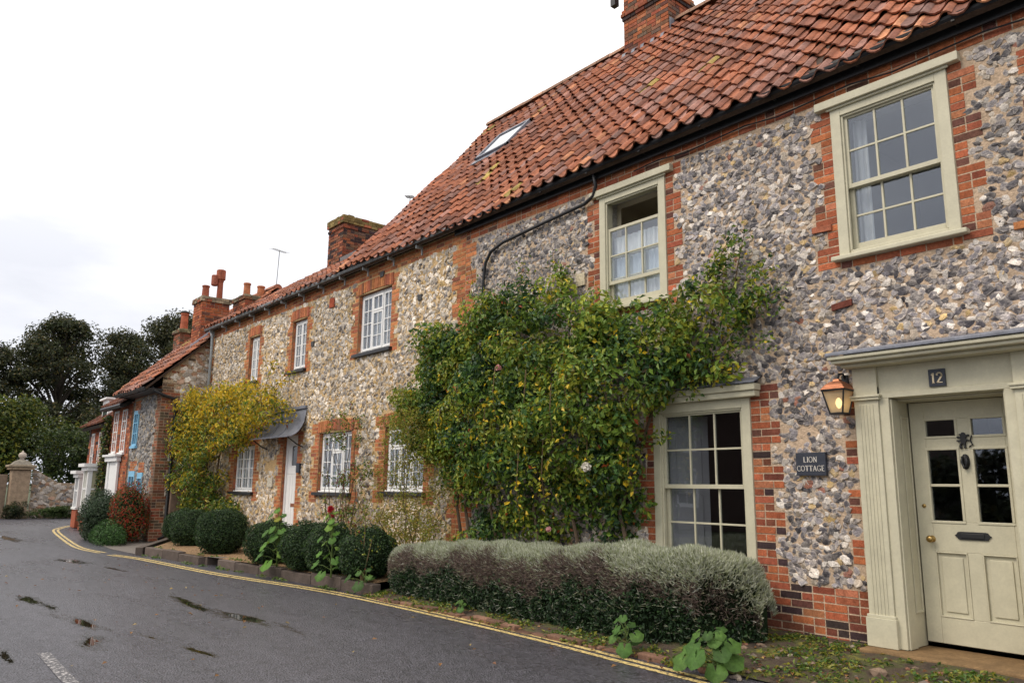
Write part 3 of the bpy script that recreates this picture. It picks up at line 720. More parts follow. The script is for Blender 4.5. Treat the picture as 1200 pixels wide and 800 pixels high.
g_ = MB(); gutter(g_, -9.8, XR+.1, 6.96, 5.575+.058, col=(1, 1, 1)); g_.box(-9.8, 7.03, 5.50, XR+.1, 7.06, 5.74)  # black board behind the gutter, enlarged to stand in for the eave shadow too
x = -9.4
while x < XR: g_.box(x, 6.90, 5.565, x+.03, 7.05, 5.58); x += .9
g_.build('gutter', M['black'], endc)
p_ = MB()   # black waste pipe that leaves the gutter and bends down the wall by the quoin
p_.tube([(-6.62, 6.97, 5.58), (-6.62, 7.02, 5.40), (-6.68, 7.03, 5.28), (-6.85, 7.04, 5.22), (-7.6, 7.04, 5.17), (-8.55, 7.04, 5.10), (-8.85, 7.04, 5.02), (-8.98, 7.04, 4.86), (-9.02, 7.04, 4.6), (-9.02, 7.04, 3.6)], .024, 10)
for z in (4.75, 4.3, 3.9): p_.tube([(-9.02, 7.04, z), (-9.02, 7.04, z+.05)], .032, 10)
p_.build('downpipe', M['black'], endc, smooth=True)
p_ = MB()   # thin cable under the eave
pts = [(-6.0+i*.4, 7.06, 5.42+.025*math.sin(i*2.1)) for i in range(16)]
p_.tube(pts, .009, 5); p_.build('cable', M['black'], endc)

def chimney(parent, x0, x1, y0, y1, z0, z1, kind, band=None, cap=.12, capcol=(.30, .25, .12), mortar=(.42, .33, .25), course=.078):
    b = MB(); b.box(x0+.012, y0+.012, z0, x1-.012, y1-.012, z1, mortar, 1)
    for F, w_ in ((Frame((x0, y0, 0), (1, 0, 0), (0, -1, 0)), x1-x0), (Frame((x1, y0, 0), (0, 1, 0), (1, 0, 0)), y1-y0), (Frame((x0, y1, 0), (0, -1, 0), (-1, 0, 0)), y1-y0)):
        lay_bricks(b, F, .0, w_, z0, z1, kind, proud=.0, depth=.03, course=course)
        if band:
            for i, (bz, pr) in enumerate(band): lay_bricks(b, F, -pr, w_+pr, bz, bz+.075, 'dark' if i < 1 else kind, proud=pr, depth=pr+.05, course=.075)
    if cap:
        nl = max(2, round(cap/.075)); ov = .045          # oversailing mossy brick courses with crumbled mortar on top
        for F, w_ in ((Frame((x0-ov, y0-ov, 0), (1, 0, 0), (0, -1, 0)), x1-x0+2*ov), (Frame((x1+ov, y0-ov, 0), (0, 1, 0), (1, 0, 0)), y1-y0+2*ov), (Frame((x0-ov, y1+ov, 0), (0, -1, 0), (-1, 0, 0)), y1-y0+2*ov)):
            for i in range(nl):
                a = 0.0
                while a < w_-.05:
                    ln = min(random.uniform(.10, .24), w_-a); mk = random.random(); c = np.array(capcol)*random.uniform(.6, 1.3) if mk < .7 else np.array(brick_col('old'))
                    b.obox(F.p(a+.005, z1-cap+i*cap/nl+.004, random.uniform(-.012, .006)), F.u*(ln-.01), np.array((0, 0, cap/nl-.008+random.uniform(-.012, .004)*(i == nl-1))), -F.n*.09, c, 0); a += ln
        b.box(x0-.02, y0-.02, z1-cap, x1+.02, y1+.02, z1-.01, np.array(capcol)*.7, 1)
        for i in range(14):
            cx_, cy_ = random.uniform(x0, x1-.1), random.uniform(y0, y1-.1); b.obox((cx_, cy_, z1-.02), (random.uniform(.08, .2), .02, 0), (-.02, random.uniform(.08, .2), 0), (0, 0, random.uniform(.02, .05)), np.array(capcol)*random.uniform(.6, 1.3), 1)
    return b.build('chimney', [M['brick'], M['mortar']], parent, bevel=0)
def pot(parent, x, y, z, r=.11, h=.45, col=(.34, .10, .055), cowl=False):
    b = MB(); b.lathe(x, y, [(r*1.05, z), (r*1.0, z+h*.2), (r*.92, z+h*.85), (r*1.08, z+h*.88), (r*1.08, z+h*.97), (r*.95, z+h), (r*.8, z+h-.01), (r*.75, z+h*.5)], 16, col)
    if cowl: b.lathe(x, y, [(r*1.25, z+h+.0), (r*1.3, z+h+.02), (r*.3, z+h+.08)], 12, (.04, .04, .04))
    return b.build('chimney_pot', M['tile'], parent, smooth=False)
c1 = chimney(endc, -9.0, -7.92, 10.38, 11.12, 9.2, 12.6, lambda F, a, z: 'old' if random.random() < .55 else 'red', band=[(10.42, .025), (10.495, .045), (10.57, .03)], cap=0, mortar=(.40, .33, .22))
fb_ = MB(); fb_.obox((-9.06, 10.30, 9.62), (1.2, 0, 0), (0, .07, .12), (0, .02, .0), (.5, .5, .5)); fb_.box(-7.915, 10.40, 9.7, -7.90, 11.1, 10.0); fb_.build('lead_flashing', M['lead'], endc)

# ---- door, surround, hood
ds = MB()
def pilaster(x0, x1):
    ds.box(x0, FY-.09, .34, x1, FY+.03, 2.42)
    nfl = 5; wv = (x1-x0-.07)/nfl                 # flutes: raised fillets
    for i in range(nfl): ds.box(x0+.035+i*wv+.010, FY-.097, .42, x0+.035+(i+1)*wv-.010, FY-.0895, 2.26)
    ds.box(x0-.022, FY-.115, .158, x1+.022, FY+.03, .40); ds.box(x0-.014, FY-.105, .40, x1+.014, FY+.03, .425)
    ds.box(x0-.02, FY-.118, 2.30, x1+.02, FY+.03, 2.325); ds.box(x0-.03, FY-.13, 2.325, x1+.03, FY+.03, 2.345)
    ds.box(x0+.0, FY-.095, 2.345, x1-.0, FY+.03, 2.60)
pilaster(-3.365, -3.145); pilaster(-2.06, -1.84)
# architrave round the opening
ds.box(-3.145, FY-.07, .16, -3.06, FY+.10, 2.31); ds.box(-2.14, FY-.07, .16, -2.06, FY+.10, 2.31); ds.box(-3.145, FY-.0705, 2.31, -2.06, FY+.10, 2.36)
ds.box(-3.06, FY-.045, .16, -3.045, FY+.10, 2.30); ds.box(-2.155, FY-.045, .16, -2.14, FY+.10, 2.30)
ds.box(-3.145, FY-.06, 2.36, -2.06, FY+.03, 2.60)       # frieze
# panelled reveals
for sx, xx in ((1, -3.06), (-1, -2.14)):
    ds.box(xx-.02*sx, FY+.10, .16, xx, FY+.34, 2.31)
    ds.box(xx, FY+.13, .44, xx+.012*sx, FY+.15, 2.16); ds.box(xx, FY+.27, .44, xx+.012*sx, FY+.29, 2.16); ds.box(xx, FY+.15, 2.14, xx+.0118*sx, FY+.27, 2.16); ds.box(xx, FY+.15, .44, xx+.0118*sx, FY+.27, .46)
ds.box(-3.06, FY+.10, 2.29, -2.14, FY+.34, 2.31)
ds.build('door_surround', M['sage'], endc, bevel=.005)
hb = MB()
HX0, HX1 = -3.46, -1.74
hb.box(HX0+.05, FY-.22, 2.60, HX1-.05, FY+.03, 2.632); hb.box(HX0+.0, FY-.30, 2.632, HX1, FY+.03, 2.665); hb.box(HX0-.02, FY-.33, 2.665, HX1+.02, FY+.03, 2.70)
hood = hb.build('door_hood', M['sage'], endc, bevel=.01)
hb = MB(); hb.obox((HX0-.03, FY-.345, 2.702), (HX1-HX0+.06, 0, 0), (0, .35, .075), (0, 0, .03)); hb.build('lead_roof', M['lead'], hood, bevel=.006)

db = MB(); y = FY+.30; dx0, dx1, dz0, dz1 = -3.045, -2.155, .20, 2.285
xm = (dx0+dx1)/2; st = .125; mn = .115
gl_rects = []
rails = [(dz0, .42), (.97, 1.225), (1.86, 1.965), (2.125, dz1)]
db.box(dx0, y, dz0, dx0+st, y+.045, dz1); db.box(dx1-st, y, dz0, dx1, y+.045, dz1)
for z0_, z1_ in rails: db.box(dx0+st, y+.0005, z0_, dx1-st, y+.045, z1_)
for z0_, z1_ in ((.42, .97), (1.225, 1.86), (1.965, 2.125)): db.box(xm-mn/2, y+.001, z0_, xm+mn/2, y+.045, z1_)
gl = MB()
for xa, xb2 in ((dx0+st, xm-mn/2), (xm+mn/2, dx1-st)):
    # raised panel below
    db.box(xa, y+.02, .42, xb2, y+.04, .97); db.box(xa+.045, y+.008, .465, xb2-.045, y+.021, .925)
    for (u0, u1, w0, w1) in ((xa, xb2, .42, .432), (xa, xb2, .958, .97), (xa, xa+.012, .432, .958), (xb2-.012, xb2, .432, .958)): db.box(u0, y-.006, w0, u1, y+.02, w1)
    for z0_, z1_ in ((1.225, 1.86), (1.965, 2.125)):
        for (u0, u1, w0, w1) in ((xa-.012, xb2+.012, z0_-.012, z0_+.010), (xa-.012, xb2+.012, z1_-.010, z1_+.012), (xa-.012, xa+.010, z0_+.01, z1_-.01), (xb2-.010, xb2+.012, z0_+.01, z1_-.01)): db.box(u0, y-.007, w0, u1, y+.03, w1)
        gl.box(xa, y+.02, z0_, xb2, y+.024, z1_)
    db.box(xa+.01, y+.004, 1.53, xb2-.01, y+.04, 1.553)
door = db.build('door', M['sage'], endc, bevel=.004)
gl.build('pane', M['glass'], door)
# hall behind the door
b = MB(); X0, X1, Z0, Z1, Y0, Y1 = -3.2, -2.0, .18, 2.5, y+.05, y+2.5
v = [(X0, Y0, Z0), (X1, Y0, Z0), (X1, Y0, Z1), (X0, Y0, Z1), (X0, Y1, Z0), (X1, Y1, Z0), (X1, Y1, Z1), (X0, Y1, Z1)]
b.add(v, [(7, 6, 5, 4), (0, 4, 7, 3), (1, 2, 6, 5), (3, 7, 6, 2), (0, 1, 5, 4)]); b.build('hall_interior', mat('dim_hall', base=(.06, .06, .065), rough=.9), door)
# ironmongery
LION = [(.00, .0), (.012, .002), (.016, .02), (.010, .035), (.022, .05), (.03, .04), (.036, .022), (.028, .010), (.044, .006), (.05, .012), (.046, .03), (.05, .055), (.06, .075), (.072, .068), (.080, .078), (.070, .088), (.056, .09), (.056, .105), (.068, .118), (.082, .115), (.086, .126), (.072, .134), (.054, .128), (.050, .142), (.038, .152), (.022, .150), (.014, .138), (.002, .140), (-.006, .130), (.006, .124), (.010, .114), (-.004, .112), (-.018, .118), (-.026, .108), (-.014, .098), (.006, .098), (.012, .086), (-.006, .08), (-.022, .084), (-.028, .074), (-.014, .066), (.008, .066), (.010, .056), (-.002, .042), (-.008, .022)]
kb = MB(); cx0 = xm-.03
kb.prism([(cx0+px_*.95, 1.855+pz_*.95) for px_, pz_ in LION], y-.022, y-.001)
kb.tube([(cx0+.07, y-.014, 1.87), (cx0+.10, y-.014, 1.89), (cx0+.085, y-.014, 1.93), (cx0+.10, y-.014, 1.97)], .007, 6)
kb.build('emblem', M['iron'], door, bevel=.003)
kb = MB()       # drop knocker
kb.prism([(xm+.033*math.cos(t), 1.75+.062*math.sin(t)*(1 if math.sin(t) > 0 else 1.15)) for t in np.linspace(0, 2*PI, 18, endpoint=False)], y-.014, y-.001)
kb.tube([(xm-.018, y-.03, 1.79), (xm-.024, y-.034, 1.74), (xm-.006, y-.036, 1.69), (xm+.012, y-.034, 1.71), (xm+.02, y-.034, 1.75), (xm+.012, y-.03, 1.79)], .009, 8)
kb.build('door_knocker', M['iron'], door, smooth=True)
kb = MB(); lz = 1.115
kb.prism([(xm-.13, lz-.012), (xm-.118, lz-.03), (xm-.10, lz-.034), (xm+.10, lz-.034), (xm+.118, lz-.03), (xm+.13, lz-.012), (xm+.145, lz), (xm+.13, lz+.012), (xm+.118, lz+.03), (xm+.10, lz+.034), (xm-.10, lz+.034), (xm-.118, lz+.03), (xm-.13, lz+.012), (xm-.145, lz)], y-.012, y-.001)
kb.box(xm-.09, y-.019, lz-.02, xm+.09, y-.0125, lz+.02)
kb.build('letter_plate', M['iron'], door, bevel=.003)
def yknob(b, x, z, y, prof, n=16):
    vs = [(x+r*math.cos(2*PI*j/n), y-d, z+r*math.sin(2*PI*j/n)) for r, d in prof for j in range(n)]; k = len(prof)
    b.add(vs, [(i*n+j, i*n+(j+1) % n, (i+1)*n+(j+1) % n, (i+1)*n+j) for i in range(k-1) for j in range(n)]+[tuple((k-1)*n+j for j in range(n))])
kb = MB(); yknob(kb, dx0+.11, 1.075, y, [(.03, 0), (.028, .006), (.012, .010), (.011, .03), (.026, .042), (.031, .055), (.026, .068), (.01, .074)]); kb.build('door_knob', M['brass'], door, smooth=True)
kb = MB(); yknob(kb, dx0+.065, 1.36, y, [(.018, 0), (.016, .008), (.006, .01)]); kb.build('lock', M['brass'], door, smooth=True)

# writing: letters as strokes with serifs
def letters(mb, text, x, z, h, y, sp=.16, tw=.13):
    G = {'L': (.62, [((.12, 0), (.12, 1), 1), ((.12, 0), (.58, 0), .5)], [(.12, 1), (.12, 0)]),
         'I': (.3, [((.15, 0), (.15, 1), 1)], [(.15, 1), (.15, 0)]),
         'N': (.78, [((.10, 0), (.10, 1), .5), ((.10, 1), (.66, 0), 1), ((.66, 0), (.66, 1), .5)], [(.10, 0), (.08, 1), (.66, 1)]),
         'T': (.7, [((.35, 0), (.35, 1), 1), ((.04, 1), (.66, 1), .5), ((.04, 1), (.04, .86), .4), ((.66, 1), (.66, .86), .4)], [(.35, 0)]),
         'A': (.76, [((.06, 0), (.36, 1), .5), ((.36, 1), (.68, 0), 1), ((.18, .36), (.56, .36), .45)], [(.06, 0), (.68, 0)]),
         'E': (.62, [((.12, 0), (.12, 1), 1), ((.12, 0), (.56, 0), .5), ((.12, 1), (.54, 1), .5), ((.12, .52), (.44, .52), .5)], [(.12, 1), (.12, 0)]),
         '1': (.46, [((.24, 0), (.24, 1), 1), ((.10, .84), (.24, 1), .5)], [(.24, 0)])}
    def arc(cx, cz, rx, rz, a0, a1, n=16): return [(cx+rx*math.cos(math.radians(a0+(a1-a0)*i/n)), cz+rz*math.sin(math.radians(a0+(a1-a0)*i/n))) for i in range(n+1)]
    CURV = {'O': (.84, [arc(.40, .5, .36, .5, 0, 360, 24)]), 'C': (.74, [arc(.42, .5, .36, .5, 42, 318, 20)]), 'G': (.82, [arc(.42, .5, .36, .5, 42, 300, 20)+[(.68, .12), (.68, .42)], [(.5, .42), (.74, .42)]]),
            '2': (.62, [arc(.28, .74, .22, .26, 170, -30, 12)+[(.06, .03)], [(.06, .03), (.54, .03)]]), ' ': (.4, [])}
    tot = sum((G.get(c) or CURV[c])[0] for c in text)*h+sp*h*(len(text)-1)*.5
    cx = x-tot/2
    def strk(p, q, w):
        p, q = np.array(p)*h, np.array(q)*h; d = q-p; Ln = np.linalg.norm(d)
        if Ln < 1e-6: return
        d = d/Ln; nn = np.array((-d[1], d[0]))*w/2; p2, q2 = p-d*w*.15, q+d*w*.15
        mb.obox((cx+p2[0]-nn[0], y, z+p2[1]-nn[1]), (q2[0]-p2[0], 0, q2[1]-p2[1]), (2*nn[0], 0, 2*nn[1]), (0, .003, 0))
    for c in text:
        if c in G:
            w_, ss, sf = G[c]
            for a, b2, k in ss: strk(a, b2, tw*h*k+.001)
            for s_ in sf: strk((s_[0]-.12, s_[1]), (s_[0]+.12, s_[1]), tw*h*.4)
        else:
            w_, paths = CURV[c]
            for pth in paths:
                for i in range(len(pth)-1):
                    d = np.array(pth[i+1])-np.array(pth[i]); k = .5+.55*abs(d[1])/(np.linalg.norm(d)+1e-9)
                    strk(pth[i], pth[i+1], tw*h*k)
        cx += w_*h+sp*h*.5
npl = thing('number_plaque', 'small dark square plaque reading 12 above the sage front door', 'plaque', (-2.63, FY-.07, 2.37))
b = MB(); b.box(-2.70, FY-.082, 2.375, -2.565, FY-.0615, 2.525); b.build('plate', M['slate'], npl, bevel=.003)
b = MB(); letters(b, '12', -2.632, 2.405, .085, FY-.0855, sp=.2, tw=.16); b.build('lettering', M['gold'], npl)
sgn = thing('house_name_plaque', 'dark slate plaque lettered LION COTTAGE fixed to the flint wall', 'plaque', (-3.855, FY-.03, 1.62))
b = MB(); b.box(-4.005, FY-.05, 1.625, -3.70, FY-.01, 1.845); b.build('plate', M['slate'], sgn, bevel=.003)
b = MB(); letters(b, 'LION', -3.853, 1.752, .050, FY-.0535); letters(b, 'COTTAGE', -3.853, 1.668, .050, FY-.0535); b.build('lettering', mat('pale_lettering', base=(.66, .62, .56), rough=.6), sgn)

# wall lantern, lit
lan = thing('wall_lantern', 'lit copper wall lantern hanging beside the sage door surround', 'lantern', (-3.56, FY-.16, 2.12))
lx, ly = -3.47, FY-.17
def frust(mb, r0_, z0_, r1_, z1_, n=4, a0=PI/4, col=(1, 1, 1), open_=False):
    vs = [(lx+r*math.cos(a0+2*PI*j/n), ly+r*math.sin(a0+2*PI*j/n), z) for r, z in ((r0_, z0_), (r1_, z1_)) for j in range(n)]
    f = [(j, (j+1) % n, n+(j+1) % n, n+j) for j in range(n)]
    if not open_: f += [tuple(range(n))[::-1], tuple(range(n, 2*n))]
    mb.add(vs, f, col)
b = MB(); frust(b, .165, 2.408, .160, 2.42); frust(b, .155, 2.42, .120, 2.455); frust(b, .118, 2.455, .07, 2.485); frust(b, .05, 2.485, .035, 2.51); b.build('cap', M['copper'], lan, bevel=.004)
b = MB()
for j in range(4):
    a = PI/4+PI/2*j; c_, s_ = math.cos(a), math.sin(a); a2 = a+PI/2; c2, s2 = math.cos(a2), math.sin(a2)
    b.tube([(lx+.085*c_, ly+.085*s_, 2.185), (lx+.150*c_, ly+.150*s_, 2.408)], .008, 6)
    b.tube([(lx+.088*c_, ly+.088*s_, 2.187), (lx+.088*c2, ly+.088*s2, 2.187)], .009, 6)
    b.tube([(lx+.150*c_, ly+.150*s_, 2.400), (lx+.150*c2, ly+.150*s2, 2.400)], .009, 6)
frust(b, .088, 2.178, .088, 2.186)
b.tube([(lx, ly, 2.50), (lx, ly+.03, 2.56), (lx, ly+.12, 2.57), (lx, FY-.01, 2.50)], .010, 6); b.box(lx-.03, FY-.03, 2.44, lx+.03, FY-.005, 2.56)
b.build('bracket', M['iron'], lan)
b = MB(); frust(b, .080, 2.19, .144, 2.404, open_=True)
m = bpy.data.materials.new('frosted_glass'); m.use_nodes = True; t_ = m.node_tree; n_ = t_.nodes
tr_ = n_.new('ShaderNodeBsdfTransparent'); tr_.inputs[0].default_value = (.9, .82, .66, 1); tl_ = n_.new('ShaderNodeBsdfTranslucent'); tl_.inputs[0].default_value = (.62, .55, .40, 1)
ms_ = n_.new('ShaderNodeMixShader'); ms_.inputs[0].default_value = .55; t_.links.new(tr_.outputs[0], ms_.inputs[1]); t_.links.new(tl_.outputs[0], ms_.inputs[2])
ms2 = n_.new('ShaderNodeMixShader'); ms2.inputs[0].default_value = .3; t_.links.new(ms_.outputs[0], ms2.inputs[1]); t_.links.new(n_['Principled BSDF'].outputs[0], ms2.inputs[2])
n_['Principled BSDF'].inputs['Base Color'].default_value = (.6, .52, .38, 1); n_['Principled BSDF'].inputs['Roughness'].default_value = .15
t_.links.new(ms2.outputs[0], n_['Material Output'].inputs[0])
b.build('glass', m, lan)
b = MB(); b.lathe(lx, ly, [(.006, 2.235), (.018, 2.25), (.028, 2.275), (.028, 2.30), (.018, 2.325), (.005, 2.335)], 12); b.build('bulb', emit_mat('lamp_glow', (1, .70, .36), 4), lan, smooth=True)
ld = bpy.data.lights.new('lantern_light', 'POINT'); lo = bpy.data.objects.new('lantern_light', ld); C.objects.link(lo); lo.parent = lan; lo.location = (lx+3.56, ly-(FY-.16), 2.28-2.12)
ld.energy = .22; ld.color = (1, .68, .36); ld.shadow_soft_size = .05

# door step
stp = thing('door_step', 'worn brown stone doorstep on pink bricks below the sage front door', 'step', (-2.6, FY-.2, 0))
b = MB(); b.box(-3.40, FY-.26, .085, -1.70, FY+.36, .155, (.20, .125, .06)); b.build('slab', M['stone'], stp, bevel=.015)
b = MB(); x = -3.2
while x < -1.7:
    ln = random.uniform(.2, .24); b.box(x, FY-.20, -.02, x+ln-.012, FY+.0, .083, np.array((.34, .15, .12))*random.uniform(.6, 1.2)); x += ln
b.build('riser', M['brick'], stp, bevel=.006)

# ================================================================== LEFT COTTAGE (white casements)
lc = thing('flint_cottage', 'flint cottage with white casement windows, black sills and a curved lead porch', 'cottage', (-15, 7.1, 0))
XL = -21.2
W2 = FlintWall(FR, XL, XJ, .02, 5.60, step=(.080, .063))
D_ = (-13.0, -11.80, 3.93, 5.09); E_ = (-15.96, -15.24, 3.92, 5.04); F_ = (-18.40, -17.79, 3.90, 5.02)
G0 = (-18.86, -17.62, 1.30, 2.38); G1 = (-14.36, -13.04, 1.34, 2.50); G2 = (-11.83, -10.60, 1.38, 2.50)
WD = (-16.05, -15.34, .30, 2.52)
for q in (D_, E_, F_, G0, G1, G2, WD): W2.opening(*q)
for q in (D_, E_, F_):
    W2.toothed(q[0], -1, q[2]-.08, q[3]+.2, .14, .26, kind='orange'); W2.toothed(q[1], 1, q[2]-.08, q[3]+.2, .14, .26, kind='orange')
for q in (G0, G1, G2):
    W2.toothed(q[0], -1, q[2]-.2, q[3]+.2, .20, .34, kind='orange'); W2.toothed(q[1], 1, q[2]-.2, q[3]+.2, .18, .32, kind='orange')
W2.toothed(WD[0], -1, .1, 2.75, .18, .30, kind='orange'); W2.toothed(WD[1], 1, .1, 2.75, .14, .26, kind='orange')
W2.brick(WD[0], WD[1], WD[3]+.01, WD[3]+.24, 'orange')
W2.brick(XL, XJ, 5.36, 5.58, 'orange')
W2.toothed(XJ, -1, .1, 5.36, .22, .36, kind='orange'); W2.toothed(XL, 1, .1, 5.36, .22, .34, kind='orange')
wb = MB(); W2.mortar(wb, MORT_L, 0)
for q in (D_, E_, F_, G0, G1, G2):          # flat arches of upright bricks
    W2.block(q[0]-.05, q[1]+.05, q[3], q[3]+.24)
    n = max(6, int((q[1]-q[0]+.1)/.075)); w_ = (q[1]-q[0]+.12)/n
    for i in range(n):
        a = q[0]-.06+i*w_; rise = .03*(1-((i+.5)/n*2-1)**2)
        wb.obox((a+.005, FY-.014+random.uniform(-.003, .003), q[3]+.004+rise), (w_-.010, 0, 0), (0, 0, .215), (0, .12, 0), brick_col('orange'), 2)
    x0, x1, z0, z1 = q
W2.block(-16.95, -16.4, 1.8, 2.0)
W2.flints(wb, PAL_L, 1); W2.lay(wb, 2)
for q in (D_, E_, F_, G0, G1, G2, WD):      # brick reveals
    x0, x1, z0, z1 = q
    for F, a1_ in ((Frame((x0, FY+.012, 0), (0, 1, 0), (1, 0, 0)), .16), (Frame((x1, FY+.012, 0), (0, 1, 0), (-1, 0, 0)), .16)):
        lay_bricks(wb, F, 0, a1_, z0, z1, 'orange', proud=.002, depth=.04, matn=2)
    wb.add([(x0, FY, z0), (x1, FY, z0), (x1, FY, z1), (x0, FY, z1), (x0, FY+.35, z0), (x1, FY+.35, z0), (x1, FY+.35, z1), (x0, FY+.35, z1)], [(0, 4, 7, 3), (1, 2, 6, 5), (3, 7, 6, 2), (0, 1, 5, 4)], (.30, .16, .09), 0)
wb.add([(XL, 7.1, .02), (XL, yb, .02), (XL, yb, 5.6), (XL, 10.62, 8.12), (XL, 7.1, 5.62)], [(4, 3, 2, 1, 0)], MORT_L, 0)
wb.add([(XJ, yb, .02), (XL, yb, .02), (XL, yb, 5.6), (XJ, yb, 5.6)], [(0, 1, 2, 3)], MORT_L, 0)
wb.obox((-16.72, FY-.035, 1.42), (.26, 0, 0), (0, 0, .2), (0, .04, 0), (.55, .50, .40), 1)
for (a, z) in ((-14.95, 4.35), (-14.2, 5.05), (-12.2, 5.3), (-10.9, 4.62)):
    wb.obox((a, FY-.03, z), (.12, 0, 0), (0, 0, .10), (0, .04, 0), (.03, .03, .03), 1) if a != -14.2 else wb.obox((a, FY-.03, z), (.2, 0, 0), (0, 0, .2), (0, .04, 0), (.30, .07, .035), 2)
wb.build('wall', [M['mortar'], M['flint'], M['brick']], lc)
big3 = [(1, 2, False), (1.05, 2, True), (.85, 2, False)]
for q, li in ((D_, big3), (E_, [(1, 2, False), (1, 2, False)]), (F_, [(1, 2, False), (1, 2, False)]), (G0, [(1, 2, False)]*3), (G1, big3), (G2, [(1, 2, True), (1, 2, True), (1, 2, False)])):
    w_ = casement(lc, q[0]+.004, q[1]-.004, q[2]+.003, q[3]-.004, li)
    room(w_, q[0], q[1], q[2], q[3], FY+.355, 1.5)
    wd_ = q[1]-q[0]
    curtain(w_, q[0]+.02, q[0]+wd_*.46, q[2]+.04, q[3]-.03, FY+.25, 4); curtain(w_, q[1]-wd_*.40, q[1]-.02, q[2]+.04, q[3]-.03, FY+.25, 4)
# white plank door
b = MB(); y = FY+.10; x0, x1, z0, z1 = WD
b.box(x0, y-.03, z0, x0+.06, y+.05, z1); b.box(x1-.06, y-.03, z0, x1, y+.05, z1); b.box(x0+.06, y-.029, z1-.06, x1-.06, y+.05, z1)
n = 5; w_ = (x1-x0-.12)/n; ia, ib = x0+.06, x1-.06
gx0, gx1, gz0, gz1 = x0+.24, x1-.17, 1.88, 2.30
b.box(ia, y, z0, gx0, y+.045, z1-.06); b.box(gx1, y, z0, ib, y+.045, z1-.06); b.box(gx0, y+.0004, z0, gx1, y+.045, gz0); b.box(gx0, y+.0004, gz1, gx1, y+.045, z1-.06)
b.box(ia+.02, y-.008, 1.70, ib-.02, y-.0005, 1.82)
for i in range(4): b.box(ia+.04+i*(ib-ia-.08)/4+.006, y-.006, z0+.08, ia+.04+(i+1)*(ib-ia-.08)/4-.006, y-.0006, 1.68)
wdr = b.build('door', M['white'], lc, bevel=.004)
b = MB(); b.box(gx0, y+.018, gz0, gx1, y+.022, gz1); b.build('pane', mat('door_light_glass', base=(.012, .013, .015), rough=.05, spec=.6), wdr)
b = MB(); b.box(x0+.33, y-.014, 1.02, x1-.10, y-.0065, 1.09); b.build('letter_plate', M['copper'], wdr)
b = MB(); b.box(WD[1]+.10, FY-.06, 1.72, WD[1]+.24, FY-.005, 1.92); b.build('letter_box', M['slate'], lc, bevel=.006)
# curved lead porch
b = MB(); n = 14; px0, px1 = -16.95, -14.96; V = []
prof = []
for i in range(n+1):
    t = i/n; prof.append((FY-.02-.40*(1-(1-t)**1.6), 2.46+.60*(1-math.sqrt(max(0, 1-(1-(1-(1-t)**1.6))**2)))**1.0))
for th_ in (0, .02):
    for X in (px0, (px0+px1)/2-.26, (px0+px1)/2+.26, px1):
        for (yy, zz) in prof: V.append((X, yy, zz-th_))
m_ = n+1
F = []
for s_ in range(3):
    for i in range(n): F.append((s_*m_+i, s_*m_+i+1, (s_+1)*m_+i+1, (s_+1)*m_+i)); F.append((4*m_+s_*m_+i, 4*m_+(s_+1)*m_+i, 4*m_+(s_+1)*m_+i+1, 4*m_+s_*m_+i+1))
for i in range(n): F.append((3*m_+i, 3*m_+i+1, 7*m_+i+1, 7*m_+i)); F.append((i, 4*m_+i, 4*m_+i+1, i+1))
F.append((n, m_+n, 5*m_+n, 4*m_+n)); F.append((m_+n, 2*m_+n, 6*m_+n, 5*m_+n)); F.append((2*m_+n, 3*m_+n, 7*m_+n, 6*m_+n))
b.add(V, F)
for X in ((px0+px1)/2-.26, (px0+px1)/2+.26): b.tube([(X, yy, zz+.006) for yy, zz in prof], .016, 6)
b.box(px0, FY-.06, 3.05, px1, FY-.005, 3.11)
b.build('porch_roof', M['lead'], lc, smooth=False)
for X in (px0+.08, px1-.1):
    b = MB(); b.tube([(X, FY-.02, 2.25), (X, FY-.15, 2.30), (X, FY-.36, 2.44)], .015, 6); b.build('porch_bracket', M['black'], lc)

rb = MB()
pantiles(rb, XL-.08, XV+.02, EAVE2, RIDGE2, sag=.03, seed=4, kind='old')
ridge_tiles(rb, XL-.08, XV, RIDGE2[0], RIDGE2[1]+.02, .12, (.34, .15, .10))
rb.obox((XL-.08, RIDGE2[0], RIDGE2[1]), (XV-XL+.1, 0, 0), (0, 3.7, -2.6), (0, .02, .05), (.36, .13, .07))
rb.build('roof', M['tile'], lc)
g_ = MB(); gutter(g_, XL-.05, -9.8, 6.96, 5.575+.058); g_.box(XL-.05, 7.03, 5.60, -9.8, 7.06, 5.72)
x = XL+.3
while x < -9.9: g_.box(x, 6.92, 5.50, x+.022, 7.06, 5.56); g_.box(x+.002, 7.035, 5.40, x+.02, 7.062, 5.53); x += .92
g_.build('gutter', M['galv'], lc)
p_ = MB(); p_.tube([(-20.92, 6.97, 5.58), (-20.92, 7.02, 5.40), (-20.92, 7.03, 5.2), (-20.92, 7.03, .2)], .04, 10); p_.build('downpipe', M['galv'], lc, smooth=True)
c2 = chimney(lc, -18.85, -18.0, 9.25, 10.62, 7.0, 8.64, lambda F, a, z: 'dark' if random.random() < .45 else 'old', band=[(8.28, .02)], cap=.22, capcol=(.20, .15, .06), mortar=(.30, .24, .18))
b = MB(); b.lathe(-18.4, 10.0, [(.22, 8.64), (.2, 8.68), (.12, 8.70)], 14, (.05, .05, .05)); b.build('chimney_cap', M['stone'], c2)
b = MB()
b.obox((-17.985, 9.2, 7.22), (.012, 0, 0), (0, 1.4, .96), (0, 0, .20))
b.build('lead_flashing', M['galv'], lc)

